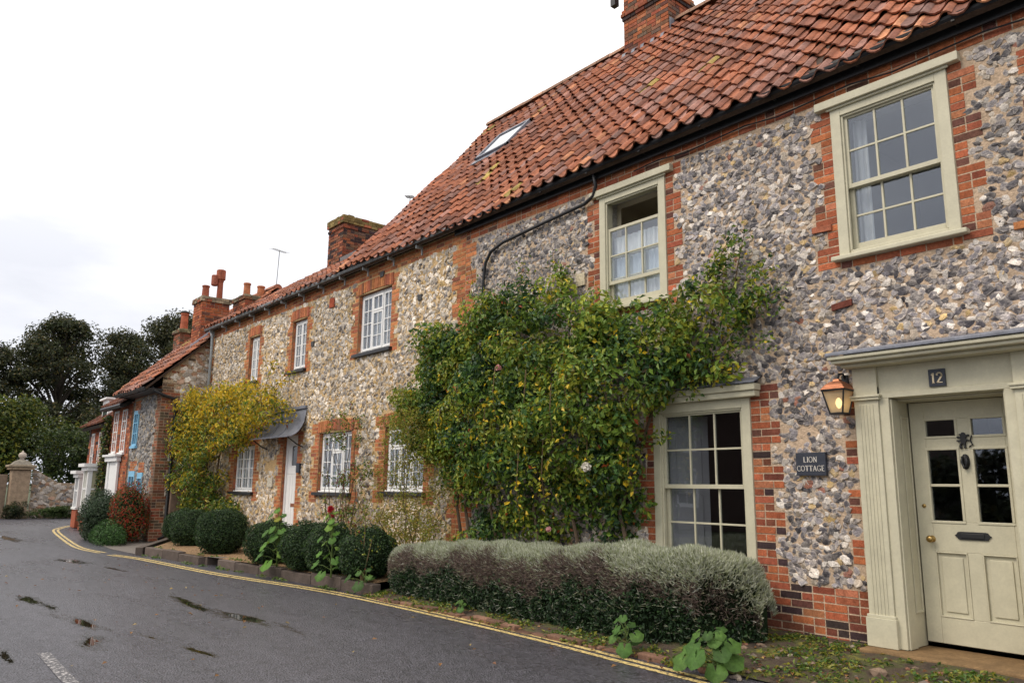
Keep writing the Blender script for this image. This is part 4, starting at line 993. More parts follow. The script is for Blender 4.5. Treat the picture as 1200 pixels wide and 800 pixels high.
# ------------------------------------------------------------------ aerials
def aerial(x, y, z, h, ln, label, ang, lean=.0):
    o = thing('tv_aerial', label, 'aerial', (x, y, z)); b = MB()
    b.tube([(x, y, z), (x+lean*h, y, z+h)], .014, 6); b.build('mast', M['galv'], o)
    b = MB(); dx, dy = math.cos(ang)*ln/2, math.sin(ang)*ln/2; zt = z+h
    b.tube([(x-dx+lean*h, y-dy, zt+.06), (x+dx+lean*h, y+dy, zt-.06)], .010, 5)
    for i in range(9):
        t = -1+2*i/8; px_, py_ = x+lean*h+dx*t, y+dy*t; ex, ey = -dy/ln*.24, dx/ln*.24
        b.tube([(px_-ex, py_-ey, zt-.06*t), (px_+ex, py_+ey, zt-.06*t)], .005, 4)
    b.build('antenna', M['galv'], o)

# ================================================================== FAR ROW
# narrow flint house with blue windows
h1 = thing('flint_house', 'narrow flint house with blue windows and brick corner beyond the yellow climber', 'house', (-22.6, 6.0, 0))
F1 = Frame((-21.35, 5.98, 0), (-1, .02, 0), (0, -1, 0)); Wh = FlintWall(F1, 0, 2.75, .02, 4.02, step=(.12, .095))
bw = [(2.02, 2.52, 2.50, 3.50), (1.85, 2.5, .95, 1.80), (1.05, 1.55, .95, 1.75)]
for q in bw: Wh.opening(*q); Wh.brick(q[0]-.05, q[1]+.05, q[3], q[3]+.28, 'orange')
Wh.toothed(0, 1, .02, 3.85, .30, .42, kind='old'); Wh.brick(0, 2.75, 3.85, 4.02, 'red')
wb = MB(); Wh.mortar(wb, (.36, .29, .21)); Wh.flints(wb, [((.16, .155, .165), (.32, .29, .26), 40), ((.26, .25, .24), (.38, .34, .29), 40), ((.09, .09, .1), (.25, .23, .2), 20)], 1); Wh.lay(wb, 2)
# gable end facing the viewer
FG = Frame((-21.34, 5.98, 0), (0, 1, 0), (1, 0, 0)); Wg = FlintWall(FG, 0, 2.9, .02, 7.4, step=(.11, .09))
gz = lambda a: 4.26+.955*a
Wg.toothed(0, 1, .02, 4.1, .30, .46, kind='old')
for i in range(14):
    a = .0+i*.2; Wg.brick(a, a+.20, gz(a)-.09, gz(a)-.02, 'old')
V = [FG.p(0, .02), FG.p(2.9, .02), FG.p(2.9, gz(2.9)), FG.p(0, gz(0))]; wb.add(V, [(0, 1, 2, 3)], (.42, .32, .22), 0)
Wg.flints(wb, [((.60, .56, .50), (.58, .52, .44), 50), ((.35, .31, .28), (.5, .44, .36), 30), ((.38, .22, .14), (.4, .26, .18), 20)], 1, clip=lambda a, z: z < gz(a)-.1)
for a0, a1, z0, z1, k, kw in Wg.bricks:
    if z1 < gz((a0+a1)/2)+.06: lay_bricks(wb, FG, a0, a1, z0, z1, k, matn=2, **kw)
wb.box(-24.1, 6.3, .02, -21.4, 11.4, 4.0, (.4, .3, .2), 0)
wb.add([(-24.1, 6.0, 4.0), (-24.1, 8.9, 6.95), (-24.1, 11.6, 4.0)], [(2, 1, 0)], (.4, .3, .2), 0)
wb.build('wall', [M['mortar'], M['flint'], M['brick']], h1)
def plain_window(parent, F, a0, a1, z0, z1, m, cols, rows, arch=0.0, dep=.09):
    """small window on a wall face F; set back dep"""
    b = MB(); st = .06
    def bx(a, c, z, z2, d0, d1): b.obox(F.p(a, z, -d0), F.u*(c-a), np.array((0, 0, z2-z)), F.n*(d0-d1))
    bx(a0, a0+st, z0, z1, dep+.05, dep-.0); bx(a1-st, a1, z0, z1, dep+.05, dep); bx(a0+st, a1-st, z0, z0+st, dep+.05, dep+.001); bx(a0+st, a1-st, z1-st-arch, z1, dep+.05, dep+.001)
    for i in range(1, cols): c = a0+st+(a1-a0-2*st)*i/cols; w_ = .035 if cols < 4 else .022; bx(c-w_/2, c+w_/2, z0+st, z1-st, dep+.04, dep+.005)
    for j in range(1, rows): c = z0+st+(z1-z0-2*st)*j/rows; bx(a0+st, a1-st, c-.012, c+.012, dep+.04, dep+.008)
    bx(a0-.05, a1+.05, z0-.07, z0-.001, .02, -.07)
    w = b.build('window', m, parent)
    b = MB(); b.obox(F.p(a0+st, z0+st, -(dep+.03)), F.u*(a1-a0-2*st), np.array((0, 0, z1-z0-2*st)), -F.n*.01)
    b.build('pane', M['farglass'], w); return w
M['farglass'] = mat('far_window_glass', base=(.05, .06, .075), rough=.06, spec=.7)
M['farblind'] = mat('window_blind', base=(.42, .40, .26), rough=.8)
for q in bw: plain_window(h1, F1, q[0], q[1], q[2], q[3], M['blue'], 2, 3 if q[2] > 2 else 2, arch=.10 if q[2] < 2 else .05, dep=-.035)
rb = MB(); pantiles(rb, -24.25, -21.22, (5.50, 3.93), (8.9, 7.18), seed=7, kind='old', gauge=.29)
ridge_tiles(rb, -24.25, -21.22, 8.9, 7.19); rb.obox((-24.25, 8.9, 7.18), (3.03, 0, 0), (0, 3, -3.4), (0, .03, .05), (.33, .12, .07))
rb.build('roof', M['tile'], h1)
g_ = MB(); gutter(g_, -24.2, -21.25, 5.56, 3.93); g_.box(-24.2, 5.62, 3.86, -21.25, 5.98, 3.91); g_.build('gutter', M['black'], h1)
p_ = MB(); p_.tube([(-21.32, 5.72, 3.95), (-21.28, 5.78, 3.85), (-21.26, 6.10, 3.72), (-21.26, 6.30, 3.68), (-21.26, 6.34, 3.5), (-21.26, 6.34, .15), (-21.26, 6.2, .06)], .04, 10); p_.build('downpipe', M['black'], h1, smooth=True)
cA = chimney(h1, -22.5, -21.75, 6.95, 7.72, 4.9, 6.70, 'red', band=None, cap=.16, capcol=(.26, .22, .15))
pot(cA, -22.1, 7.12, 6.72, .10, .36); pot(cA, -22.1, 7.52, 6.72, .085, .62); 
b = MB(); b.lathe(-22.1, 7.52, [(.09, 7.30), (.13, 7.33), (.13, 7.60), (.10, 7.62)], 14, (.33, .10, .055)); b.lathe(-22.12, 7.36, [(.07, 7.12), (.1, 7.15), (.1, 7.42), (.08, 7.44)], 12, (.28, .09, .055)); b.build('chimney_cowl', M['tile'], cA)
b = MB()
b.obox((-21.745, 6.72, 5.08), (.014, 0, 0), (0, 1.05, 1.0), (0, 0, .17))
b.build('lead_flashing', mat('new_lead', base=(.42, .45, .52), rough=.5), h1)
cB = chimney(h1, -24.3, -23.7, 7.00, 7.75, 5.1, 6.05, lambda F, a, z: 'old', cap=.12, capcol=(.24, .22, .13))
pot(cB, -24.0, 7.18, 6.07, .11, .52, (.36, .10, .05), True); pot(cB, -24.0, 7.60, 6.07, .09, .46, (.16, .07, .05), True)

# red brick house with a white doorcase
def frame_from(p, q):
    p, q = np.array((*p, 0.)), np.array((*q, 0.)); u = (q-p)/np.linalg.norm(q-p); n = np.array((-u[1], u[0], 0)); 
    return Frame(p, u, n if n[1] < 0 else -n), float(np.linalg.norm(q-p))
def far_house(name, label, p, q, ze, zr, kind, dep=6.0):
    h = thing(name, label, 'house', (p[0], p[1], 0)); F, Lw = frame_from(p, q)
    return h, F, Lw
h2, F2, L2 = far_house('brick_house', 'red brick house with two tall white upper windows and a white doorcase', (-24.12, 6.0), (-26.45, 6.0), 3.75, 6.3, 'red')
wb = MB(); wb.obox(F2.p(0, .02, -.005), F2.u*L2, np.array((0, 0, 3.75)), -F2.n*5.5, (.35, .24, .17), 1); lay_bricks(wb, F2, 0, L2, .02, 3.75, 'red', matn=0, course=.085, bl=.23); wb.build('wall', [M['brick'], M['mortar']], h2)
for a0, a1 in ((.45, .95), (1.4, 1.9)): plain_window(h2, F2, a0, a1, 2.35, 3.62, M['white'], 2, 4, dep=-.02)
b = MB()
for a in (.75, 1.75): b.obox(F2.p(a, .05, .015), F2.u*.2, np.array((0, 0, 2.05)), F2.n*.06)
b.obox(F2.p(.65, 2.1, .015), F2.u*1.4, np.array((0, 0, .14)), F2.n*.12); b.obox(F2.p(.58, 2.24, .015), F2.u*1.54, np.array((0, 0, .06)), F2.n*.18); b.obox(F2.p(.95, .05, .012), F2.u*.8, np.array((0, 0, 2.04)), F2.n*.03)
b.build('doorcase', M['white'], h2)
def far_roof(h, F, L_, ze, zr, dep, m='tile', over=.3):
    b = MB(); e1 = F.p(-.02, ze, over); rd = np.array((0, 0, zr-ze))-F.n*(dep+over)
    nc = int(L_/.25); nr_ = int(np.linalg.norm(rd)/.28); nn = np.cross(F.u, rd); nn = nn/np.linalg.norm(nn); nn = nn if nn[2] > 0 else -nn
    for r_ in range(nr_):
        for c_ in range(nc):
            o = e1+F.u*(c_*L_/nc)+rd*(r_/nr_)+nn*.02
            b.obox(o+F.u*.02, F.u*(L_/nc*.93), rd*(1.1/nr_)-nn*.02, nn*.03, np.array(tile_col('old'))*.8)
            b.obox(o-nn*.0+F.u*(L_/nc*.75), F.u*(L_/nc*.32), rd*(1.1/nr_)-nn*.02, nn*.06, np.array(tile_col('old'))*.75)
    b.obox(e1-nn*.03, F.u*L_, rd, -nn*.1, (.03, .025, .02)); top = e1+rd
    b.obox(top, F.u*L_, np.array((0, 0, ze-zr))-F.n*dep, nn*.04, (.3, .12, .07))
    return b.build('roof', M['tile'], h)
far_roof(h2, F2, L2, 3.72, 6.0, 2.8)
b = MB(); q = F2.p(0, 3.68, .3); b.tube([q, F2.p(L2, 3.68, .3)], .06, 8); b.build('gutter', M['black'], h2)
# dark brick house with bay windows
h3, F3, L3 = far_house('bay_window_house', 'dark brick house at the far end with white bay windows and white dormer', (-26.5, 6.03), (-29.9, 6.15), 3.3, 5.6, 'old')
wb = MB(); wb.obox(F3.p(0, .02, -.005), F3.u*L3, np.array((0, 0, 3.3)), -F3.n*5.5, (.2, .13, .10), 1); lay_bricks(wb, F3, 0, L3, .02, 3.3, lambda F, a, z: 'red' if random.random() < .6 else 'dark', matn=0, course=.1, bl=.26); wb.build('wall', [M['brick'], M['mortar']], h3)
far_roof(h3, F3, L3, 3.28, 5.4, 2.6)
for a0, a1 in ((.5, .95), (1.2, 1.65), (2.4, 2.85)): plain_window(h3, F3, a0, a1, 1.95, 3.1, M['white'], 2, 3, dep=-.02)
def bay(h, F, a0, a1, z0, z1, d, blind):
    b = MB()
    fr_ = Frame(F.p(a0, 0, d), F.u, F.n)
    b.obox(F.p(a0-.12, z1, 0), F.u*(a1-a0+.24), np.array((0, 0, .10)), F.n*(d+.15)); b.obox(F.p(a0-.06, z1-.12, 0), F.u*(a1-a0+.12), np.array((0, 0, .12)), F.n*(d+.06))
    for a, dd in ((a0, d), (a1-.12, d)): b.obox(F.p(a, z0, dd), F.u*.12, np.array((0, 0, z1-z0-.12)), -F.n*.12)
    for a in (a0, a1-.04): b.obox(F.p(a, z0, 0), F.u*.04, np.array((0, 0, z1-z0-.12)), F.n*(d-.12)) if a != a0 else b.obox(F.p(a, z0, 0), F.u*.04, np.array((0, 0, .08)), F.n*(d-.12))
    b.obox(F.p(a0, z0, 0), F.u*(a1-a0), np.array((0, 0, .07)), F.n*(d+.04))
    zm = (z0+z1)/2
    b.obox(F.p(a0+.12, zm, d-.02), F.u*(a1-a0-.24), np.array((0, 0, .05)), -F.n*.04)
    b.obox(F.p(a0+.005, zm, 0), F.u*.035, np.array((0, 0, .05)), F.n*(d-.12))
    for k in (1, 2): b.obox(F.p(a0+.12+(a1-a0-.24)*k/3, z0+.07, d-.02), F.u*.03, np.array((0, 0, z1-z0-.19)), -F.n*.03)
    w = b.build('bay_window', M['white'], h)
    b = MB(); b.obox(F.p(a0+.02, z0+.07, 0), F.u*(a1-a0-.04), np.array((0, 0, z1-z0-.19)), F.n*(d-.05)); b.build('pane', M['farblind'] if blind else M['farglass'], w)
    b = MB(); b.obox(F.p(a0+.0, .02, 0), F.u*(a1-a0), np.array((0, 0, z0-.022)), F.n*(d-.0), (.30, .09, .05)); b.build('bay_base', M['brick'], w)
bay(h3, F3, .22, 1.0, .55, 1.95, .46, True); bay(h3, F3, 2.2, 2.95, .60, 1.75, .36, False)
b = MB(); b.obox(F3.p(1.6, 3.45, -.15), F3.u*.9, np.array((0, 0, .75)), -F3.n*1.2); b.obox(F3.p(1.5, 4.2, -.05), F3.u*1.1, np.array((0, 0, .06)), -F3.n*1.3); dm = b.build('dormer', M['white'], h3)
b = MB(); b.obox(F3.p(1.7, 3.6, -.145), F3.u*.7, np.array((0, 0, .48)), -F3.n*.012); b.build('pane', M['farglass'], dm)
lw = thing('garden_wall', 'low red brick garden wall with pale coping before the bay windows', 'wall', (-28.0, 5.3, 0))
Fw, Lw_ = frame_from((-27.1, 5.60), (-32.5, 6.8)); b = MB(); b.obox(Fw.p(0, 0, -.005), Fw.u*Lw_, np.array((0, 0, .40)), -Fw.n*.22, (.4, .3, .2), 1); lay_bricks(b, Fw, 0, Lw_, 0, .40, 'red', matn=0)
Fe = Frame(Fw.p(0, 0, .0), -Fw.n, -Fw.u); lay_bricks(b, Fe, 0, .22, 0, .40, 'red', matn=0)
b.build('wall_body', [M['brick'], M['mortar']], lw); b = MB(); b.obox(Fw.p(-.03, .402, .03), Fw.u*(Lw_+.06), np.array((0, 0, .05)), -Fw.n*.30, (.40, .35, .30)); b.build('coping', M['stone'], lw)
rl_ = thing('railing', 'pale blue metal railing beside the low brick garden wall', 'railing', (-26.6, 5.2, 0))
b = MB()
for i in range(6): q = Fw.p(.06+i*.10, .45, -.1); b.tube([q, q+np.array((0, 0, .55))], .009, 5)
b.tube([Fw.p(.03, 1.0, -.1), Fw.p(.60, 1.0, -.1)], .014, 6); b.tube([Fw.p(.03, .55, -.1), Fw.p(.60, .55, -.1)], .011, 6); b.build('bars', mat('pale_blue_paint', base=(.45, .58, .66), rough=.5), rl_)
fp = thing('fence_post', 'weathered wooden post against the flint gable behind the box balls', 'post', (-21.1, 6.55, 0))
b = MB(); b.box(-21.24, 6.38, 0, -21.12, 6.72, 1.55, (.22, .15, .11)); b.box(-21.25, 6.36, 1.55, -21.11, 6.74, 1.6, (.24, .17, .13)); b.build('timber', M['stone'], fp, bevel=.01)

aerial(-22.6, 9.4, 7.0, 1.7, .85, 'thin silver tv aerial above the left flint cottage roof', -.9, .06)
aerial(-16.4, 10.3, 7.9, 1.05, .5, 'small tv aerial half hidden by the steep roof beside the mossy chimney', -.7)
aerial(-26.0, 8.8, 5.0, 1.2, .8, 'tv aerial over the far house roofs before the dark trees', -.3)
cC = chimney(h1, -22.3, -21.35, 8.0, 8.85, 5.5, 6.85, lambda F, a, z: 'old' if random.random() < .5 else 'red', cap=.14, capcol=(.25, .22, .15))
pot(cC, -21.8, 8.2, 6.87, .10, .42, (.40, .15, .07)); pot(cC, -21.8, 8.62, 6.87, .11, .40, (.40, .15, .07))
lmp = thing('chimney_lamp', 'small black lamp on a rod hanging beside the tall brick chimney', 'lamp', (-9.25, 10.4, 10.9))
b = MB(); b.tube([(-9.2, 10.36, 11.6), (-9.2, 10.36, 10.98)], .014, 6); b.tube([(-9.2, 10.36, 11.55), (-8.98, 10.42, 11.55)], .014, 6); b.box(-9.26, 10.29, 10.84, -9.14, 10.41, 10.99); b.build('housing', M['black'], lmp)

# flint boundary wall and gate pier at the end of the road
bwl = thing('flint_garden_wall', 'long flint garden wall across the far end of the road', 'wall', (-37.5, 7.5, 0))
Fb, Lb = frame_from((-37.4, 5.75), (-35.6, 13.5)); Fb.n = -Fb.n if Fb.n[0] < 0 else Fb.n
Wb = FlintWall(Fb, 0, Lb, 0, 2.1, step=(.17, .13))
wb = MB(); topz = lambda a: np.interp(a, [0, .9, 1.1, 12], [2.0, 1.45, 1.42, 1.5])
aa = np.linspace(0, Lb, 12); aa = np.sort(np.append(aa, [.9]))
for a, c in zip(aa, aa[1:]):
    for z0_, z1_, d in ((0, 1, 0),):
        wb.add([Fb.p(a, 0), Fb.p(c, 0), Fb.p(c, topz(c)), Fb.p(a, topz(a))], [(0, 1, 2, 3)], (.33, .25, .18), 0)
        wb.add([Fb.p(a, topz(a), 0), Fb.p(c, topz(c), 0), Fb.p(c, topz(c), -.4), Fb.p(a, topz(a), -.4)], [(0, 1, 2, 3)], (.12, .09, .07), 0)
Wb.flints(wb, [((.34, .30, .27), (.42, .36, .3), 45), ((.14, .13, .13), (.3, .26, .22), 35), ((.3, .17, .11), (.3, .2, .14), 20)], 1, clip=lambda a, z: z < topz(a)-.08)
wb.build('wall_body', [M['mortar'], M['flint']], bwl)
gp = thing('gate_pier', 'tall weathered stone gate pier with ball finial at the road end', 'pier', (-37.3, 5.3, 0))
b = MB(); b.box(-37.7, 4.9, 0, -36.95, 5.68, .35, (.26, .20, .14)); b.box(-37.65, 4.96, .35, -37.0, 5.62, 1.95, (.30, .22, .15)); b.build('shaft', M['stone'], gp, bevel=.02)
b = MB(); b.box(-37.74, 4.86, 1.95, -36.90, 5.72, 2.05, (.32, .24, .16)); b.box(-37.8, 4.8, 2.05, -36.85, 5.78, 2.14, (.30, .24, .17)); b.lathe(-37.32, 5.29, [(.52, 2.14), (.35, 2.28), (.14, 2.36)], 4, (.18, .16, .13), a0=PI/4); b.build('cap', M['stone'], gp, bevel=.015)
b = MB(); b.lathe(-37.32, 5.29, [(.10, 2.36), (.06, 2.40), (.12, 2.45), (.15, 2.53), (.12, 2.61), (.04, 2.66), (.02, 2.72)], 14, (.42, .36, .30)); b.build('finial', M['stone'], gp, smooth=True)
gw = thing('flint_garden_wall', 'short stone wall left of the gate pier at the road end', 'wall', (-37.6, 4, 0))
b = MB(); b.box(-38.0, -2.0, 0, -37.5, 4.9, 1.75, (.24, .18, .13)); b.build('wall_body', M['stone'], gw, bevel=.02)

# house across the street (seen mirrored in the panes)
oh = thing('brick_house', 'brick house across the street, seen only as a reflection in the ground floor panes', 'house', (-13, -10, 0))
b = MB(); b.box(-27, -16, 0, -11, -9.5, 4.6, (.075, .05, .042)); b.build('wall', M['brick'], oh)
b = MB(); b.obox((-27.3, -9.1, 4.5), (16.6, 0, 0), (0, -3.7, 2.7), (0, .05, .1), (.05, .045, .045)); b.obox((-27.3, -16.4, 4.5), (16.6, 0, 0), (0, 3.6, 2.7), (0, -.05, .1), (.10, .07, .06)); b.build('roof', M['tile'], oh)
Fo = Frame((-27, -9.5, 0), (1, 0, 0), (0, 1, 0))
for a in (2.0, 5.0, 8.5, 11.5, 14):
    for z0_ in (.9, 2.9): plain_window(oh, Fo, a, a+1.0, z0_, z0_+1.3, M['white'], 2, 3, dep=-.03)

# ================================================================== PLANTS
def leaf_quads(mb, P, Nn, L_, W_, col, matn=0, droop=0.0, spread=1.0, fold=.25, axis=None):
    """one folded leaf per point; Nn outward directions"""
    n = len(P); Nn = Nn/np.maximum(np.linalg.norm(Nn, axis=1, keepdims=True), 1e-6)
    nn = Nn+rng.normal(0, .45*spread, (n, 3)); nn[:, 2] += .35; nn /= np.linalg.norm(nn, axis=1, keepdims=True)
    t = rng.normal(0, 1, (n, 3)) if axis is None else axis+rng.normal(0, .35, (n, 3)); t -= nn*np.sum(t*nn, 1, keepdims=True); t[:, 2] -= droop; t /= np.linalg.norm(t, axis=1, keepdims=True)
    s = np.cross(nn, t); s /= np.linalg.norm(s, axis=1, keepdims=True)
    L_ = np.broadcast_to(L_, n)[:, None]*rng.uniform(.7, 1.25, (n, 1)); W_ = np.broadcast_to(W_, n)[:, None]*rng.uniform(.75, 1.2, (n, 1))
    b0 = P; tip = P+t*L_-nn*L_*.12; l = P+t*L_*.45+s*W_*.5+nn*W_*fold; r = P+t*L_*.45-s*W_*.5+nn*W_*fold
    V = np.stack([b0, r, tip, l], 1).reshape(-1, 3); C4 = np.repeat(col*rng.uniform(.8, 1.2, (n, 1)), 4, 0)
    i = np.arange(n)[:, None]*4
    mb.add_np(V, np.concatenate([i+np.array([[0, 1, 2]]), i+np.array([[0, 2, 3]])]), C4, matn)
def pick(n, pal):
    c = np.array([p[0] for p in pal]); w = np.array([p[1] for p in pal], float); return c[rng.choice(len(c), n, p=w/w.sum())]
def blob_pts(n, c, r, shell=.75):
    d = rng.normal(0, 1, (n, 3)); d /= np.linalg.norm(d, axis=1, keepdims=True); q = shell+(1-shell)*rng.random((n, 1))**.5
    q = np.where(rng.random((n, 1)) < .25, rng.random((n, 1)), q); return np.asarray(c)+d*q*np.asarray(r), d
def in_poly(P, poly):
    x, y = P[:, 0], P[:, 1]; ins = np.zeros(len(P), bool); j = len(poly)-1
    for i in range(len(poly)):
        xi, yi = poly[i]; xj, yj = poly[j]
        ins ^= ((yi > y) != (yj > y)) & (x < (xj-xi)*(y-yi)/(yj-yi+1e-12)+xi); j = i
    return ins
def sample_poly(n, poly):
    a = np.array(poly); lo, hi = a.min(0), a.max(0); out = np.zeros((0, 2))
    while len(out) < n:
        q = rng.uniform(lo, hi, (n*2, 2)); out = np.concatenate([out, q[in_poly(q, poly)]])
    return out[:n]
G_MID, G_DK, G_YL, YEL, OLV, BRN = (.130, .210, .028), (.042, .098, .022), (.28, .31, .034), (.70, .49, .030), (.20, .18, .03), (.15, .06, .025)

# --- climbing rose on the end cottage
rose = thing('climbing_rose', 'large green climbing rose spreading over the flint wall above the lavender hedge', 'climber', (-7.3, 6.95, 0.1))
POLY = [(-11.0, 2.6), (-10.5, 3.15), (-10.5, 3.8), (-9.75, 3.95), (-9.1, 3.75), (-8.6, 4.15), (-7.9, 4.1), (-7.2, 4.2), (-6.75, 3.85), (-6.3, 3.68), (-5.7, 3.55), (-5.3, 3.45), (-4.95, 3.75), (-4.55, 3.9), (-4.25, 3.8), (-4.3, 3.45), (-4.55, 3.1), (-4.65, 2.7), (-5.25, 2.68), (-5.6, 2.45), (-5.85, 1.9), (-5.9, 1.0), (-6.6, .7), (-7.6, .7), (-8.9, .7), (-9.1, 1.2), (-9.6, 1.9), (-10.6, 2.1)]
fol = MB(); ncl = 330
cc = sample_poly(ncl, POLY)
def dep_at(x, z): return np.clip(.22+.62*np.exp(-((x+7.3)/2.0)**2)*np.exp(-((z-2.5)/1.2)**2)+.15*rng.normal(0, 1, len(x)), .08, 1.0)
dp = dep_at(cc[:, 0], cc[:, 1])
for (x, z), d in zip(cc, dp):
    low = z < 1.65 and -8.4 < x < -5.9
    r = rng.uniform(.14, .36)*(.7 if x > -5.3 else 1)
    n = int(rng.uniform(1100, 1800)*r*r*(.5 if low else 1)*(.8 if x > -5.2 else 1))+20
    q, nd = blob_pts(n, (x, FY-.05-d*(rng.uniform(.45, 1.0) if not low else rng.uniform(.05, .3)), z), (r, r*.75, r*.75), .7)
    q[:, 1] = np.minimum(q[:, 1], FY-.035)
    u_ = np.clip(.5+.36*math.sin(x*3.4+z*1.4+.6)*math.cos(z*3.9-x*.8)+.22*math.sin(x*5.1-z*3.7)+rng.normal(0, .12), 0, 1); yp = .45 if (x > -7.4 and z > 1.6) or x < -8.9 else .30
    pal = [(G_MID, 6), (G_YL, 5), (YEL, .2), (OLV, 1.5)] if u_ < yp else ([(G_MID, 5), (G_DK, 3), (G_YL, .9), (YEL, .10), ((.30, .07, .02), .12)] if u_ < yp+.33 else [(G_DK, 6), (G_MID, 1.5), ((.030, .065, .030), 3), (YEL, .04)])
    nd[:, 1] -= .6
    leaf_quads(fol, q, nd, .080, .047, pick(n, pal)*rng.uniform(.85, 1.25), droop=.3)
# loose shoots at the outline
stm = MB()
def shoot(stm, fol, pts, r=.008, n=60, ls=.055, pal=None, colr=(.10, .065, .03), spreadr=.06):
    pts = [np.array(p, float) for p in pts]; stm.tube(pts, [r*(1-.6*i/(len(pts)-1)) for i in range(len(pts))], 5, colr)
    t = rng.random(n)**.7*(len(pts)-1); i = np.minimum(t.astype(int), len(pts)-2); fr = (t-i)[:, None]
    A_ = np.array(pts); q = A_[i]*(1-fr)+A_[i+1]*fr+rng.normal(0, spreadr, (n, 3)); nd = rng.normal(0, 1, (n, 3)); nd[:, 1] -= .7
    leaf_quads(fol, q, nd, ls, ls*.55, pick(n, pal or [(G_MID, 3), (G_YL, 3), (G_DK, 2), (YEL, .3)]), droop=.2)
for (x, z, x2, z2) in ((-8.9, 3.6, -9.15, 4.75), (-8.3, 3.7, -7.9, 4.7), (-7.1, 3.9, -7.3, 4.55), (-9.8, 3.4, -10.9, 3.85), (-10.2, 2.7, -11.3, 3.1), (-10.2, 2.2, -11.6, 2.6), (-4.6, 3.5, -4.35, 4.2), (-4.7, 3.3, -3.95, 3.45), (-4.8, 3.0, -4.1, 2.95), (-4.9, 3.2, -4.75, 3.95), (-6.4, 3.4, -6.6, 3.95), (-5.5, 2.9, -4.9, 2.62), (-5.3, 2.8, -5.0, 2.5), (-10.0, 3.3, -10.6, 3.75)):
    m_ = ((x+x2)/2+rng.uniform(-.1, .1), FY-.16, (z+z2)/2+.06); shoot(stm, fol, [(x, FY-.12, z), m_, (x2, FY-.2, z2)], n=70)
pa_ = np.array(POLY); ctr_ = np.array((-7.4, 2.3))
for k in range(46):          # ragged young shoots all round the outline
    i = rng.integers(0, len(pa_)-1); p_ = pa_[i]+(pa_[i+1]-pa_[i])*rng.random()
    if p_[1] < 1.6: continue
    d_ = (p_-ctr_)/np.linalg.norm(p_-ctr_)+rng.normal(0, .5, 2)+np.array((0, .35)); d_ /= np.linalg.norm(d_); ln = rng.uniform(.2, .55); a_ = p_-d_*.15
    if -6.75 < p_[0]+d_[0]*ln < -5.4 and p_[1]+d_[1]*ln > 3.75: continue
    shoot(stm, fol, [(a_[0], FY-.14, a_[1]), (a_[0]+d_[0]*ln*.5, FY-.2, a_[1]+d_[1]*ln*.55+.03), (a_[0]+d_[0]*ln, FY-.18, a_[1]+d_[1]*ln)], r=.006, n=int(30+60*ln), ls=.066, spreadr=.05)
for (x, z, y_, l) in ((-6.9, 2.1, .75, .9), (-6.3, 2.2, .6, .7), (-7.3, 1.9, .8, .8), (-5.9, 2.0, .35, .5), (-8.1, 2.6, .7, .6), (-6.6, 2.7, .9, .7), (-7.0, 2.9, .95, .8), (-6.4, 2.9, .85, .6), (-7.6, 3.0, .95, .7), (-8.6, 2.9, .8, .6), (-6.0, 2.9, .6, .6), (-9.3, 2.6, .6, .5)):     # hanging sprays
    shoot(stm, fol, [(x, FY-y_, z), (x+.08, FY-y_-.1, z-l*.5), (x+.1, FY-y_-.06, z-l)], n=60, ls=.07, spreadr=.08, pal=[(G_YL, 5), (YEL, 1.5), (G_MID, 2)])
for (x, zt) in ((-6.1, 1.8), (-6.9, 1.9), (-7.6, 2.2), (-8.5, 2.5), (-9.1, 2.4), (-9.3, 3.6)):
    stm.tube([(x, FY-.15, .12), (x+.12, FY-.22, .6), (x-.08, FY-.2, 1.2), (x+.15, FY-.12, zt), (x-.2, FY-.1, zt+.8)], [.032, .028, .022, .018, .01], 7, (.10, .07, .045))
stm.tube([(-6.05, FY-.1, 1.7), (-5.7, FY-.12, 2.4), (-5.0, FY-.1, 2.75), (-4.6, FY-.08, 3.2), (-4.4, FY-.08, 3.7)], [.02, .018, .015, .01, .006], 6, (.12, .08, .05))
fol.build('foliage', M['leaf'], rose); stm.build('stem', M['twig'], rose)
def flower(parent, c, r, col):
    b = MB(); n = 40; q, nd = blob_pts(n, c, (r*.6, r*.6, r*.6), .6); leaf_quads(b, q, nd, r*.9, r*.9, pick(n, [(col, 1)]), spread=.3); return b.build('flower', M['leaf'], parent)
flower(rose, (-6.15, FY-.78, 1.72), .06, (.82, .78, .70)); flower(rose, (-7.72, FY-.80, 3.02), .045, (.75, .40, .38)); flower(rose, (-8.9, FY-.5, 2.05), .04, (.75, .42, .42)); flower(rose, (-6.85, FY-.7, 1.0), .035, (.75, .42, .42))

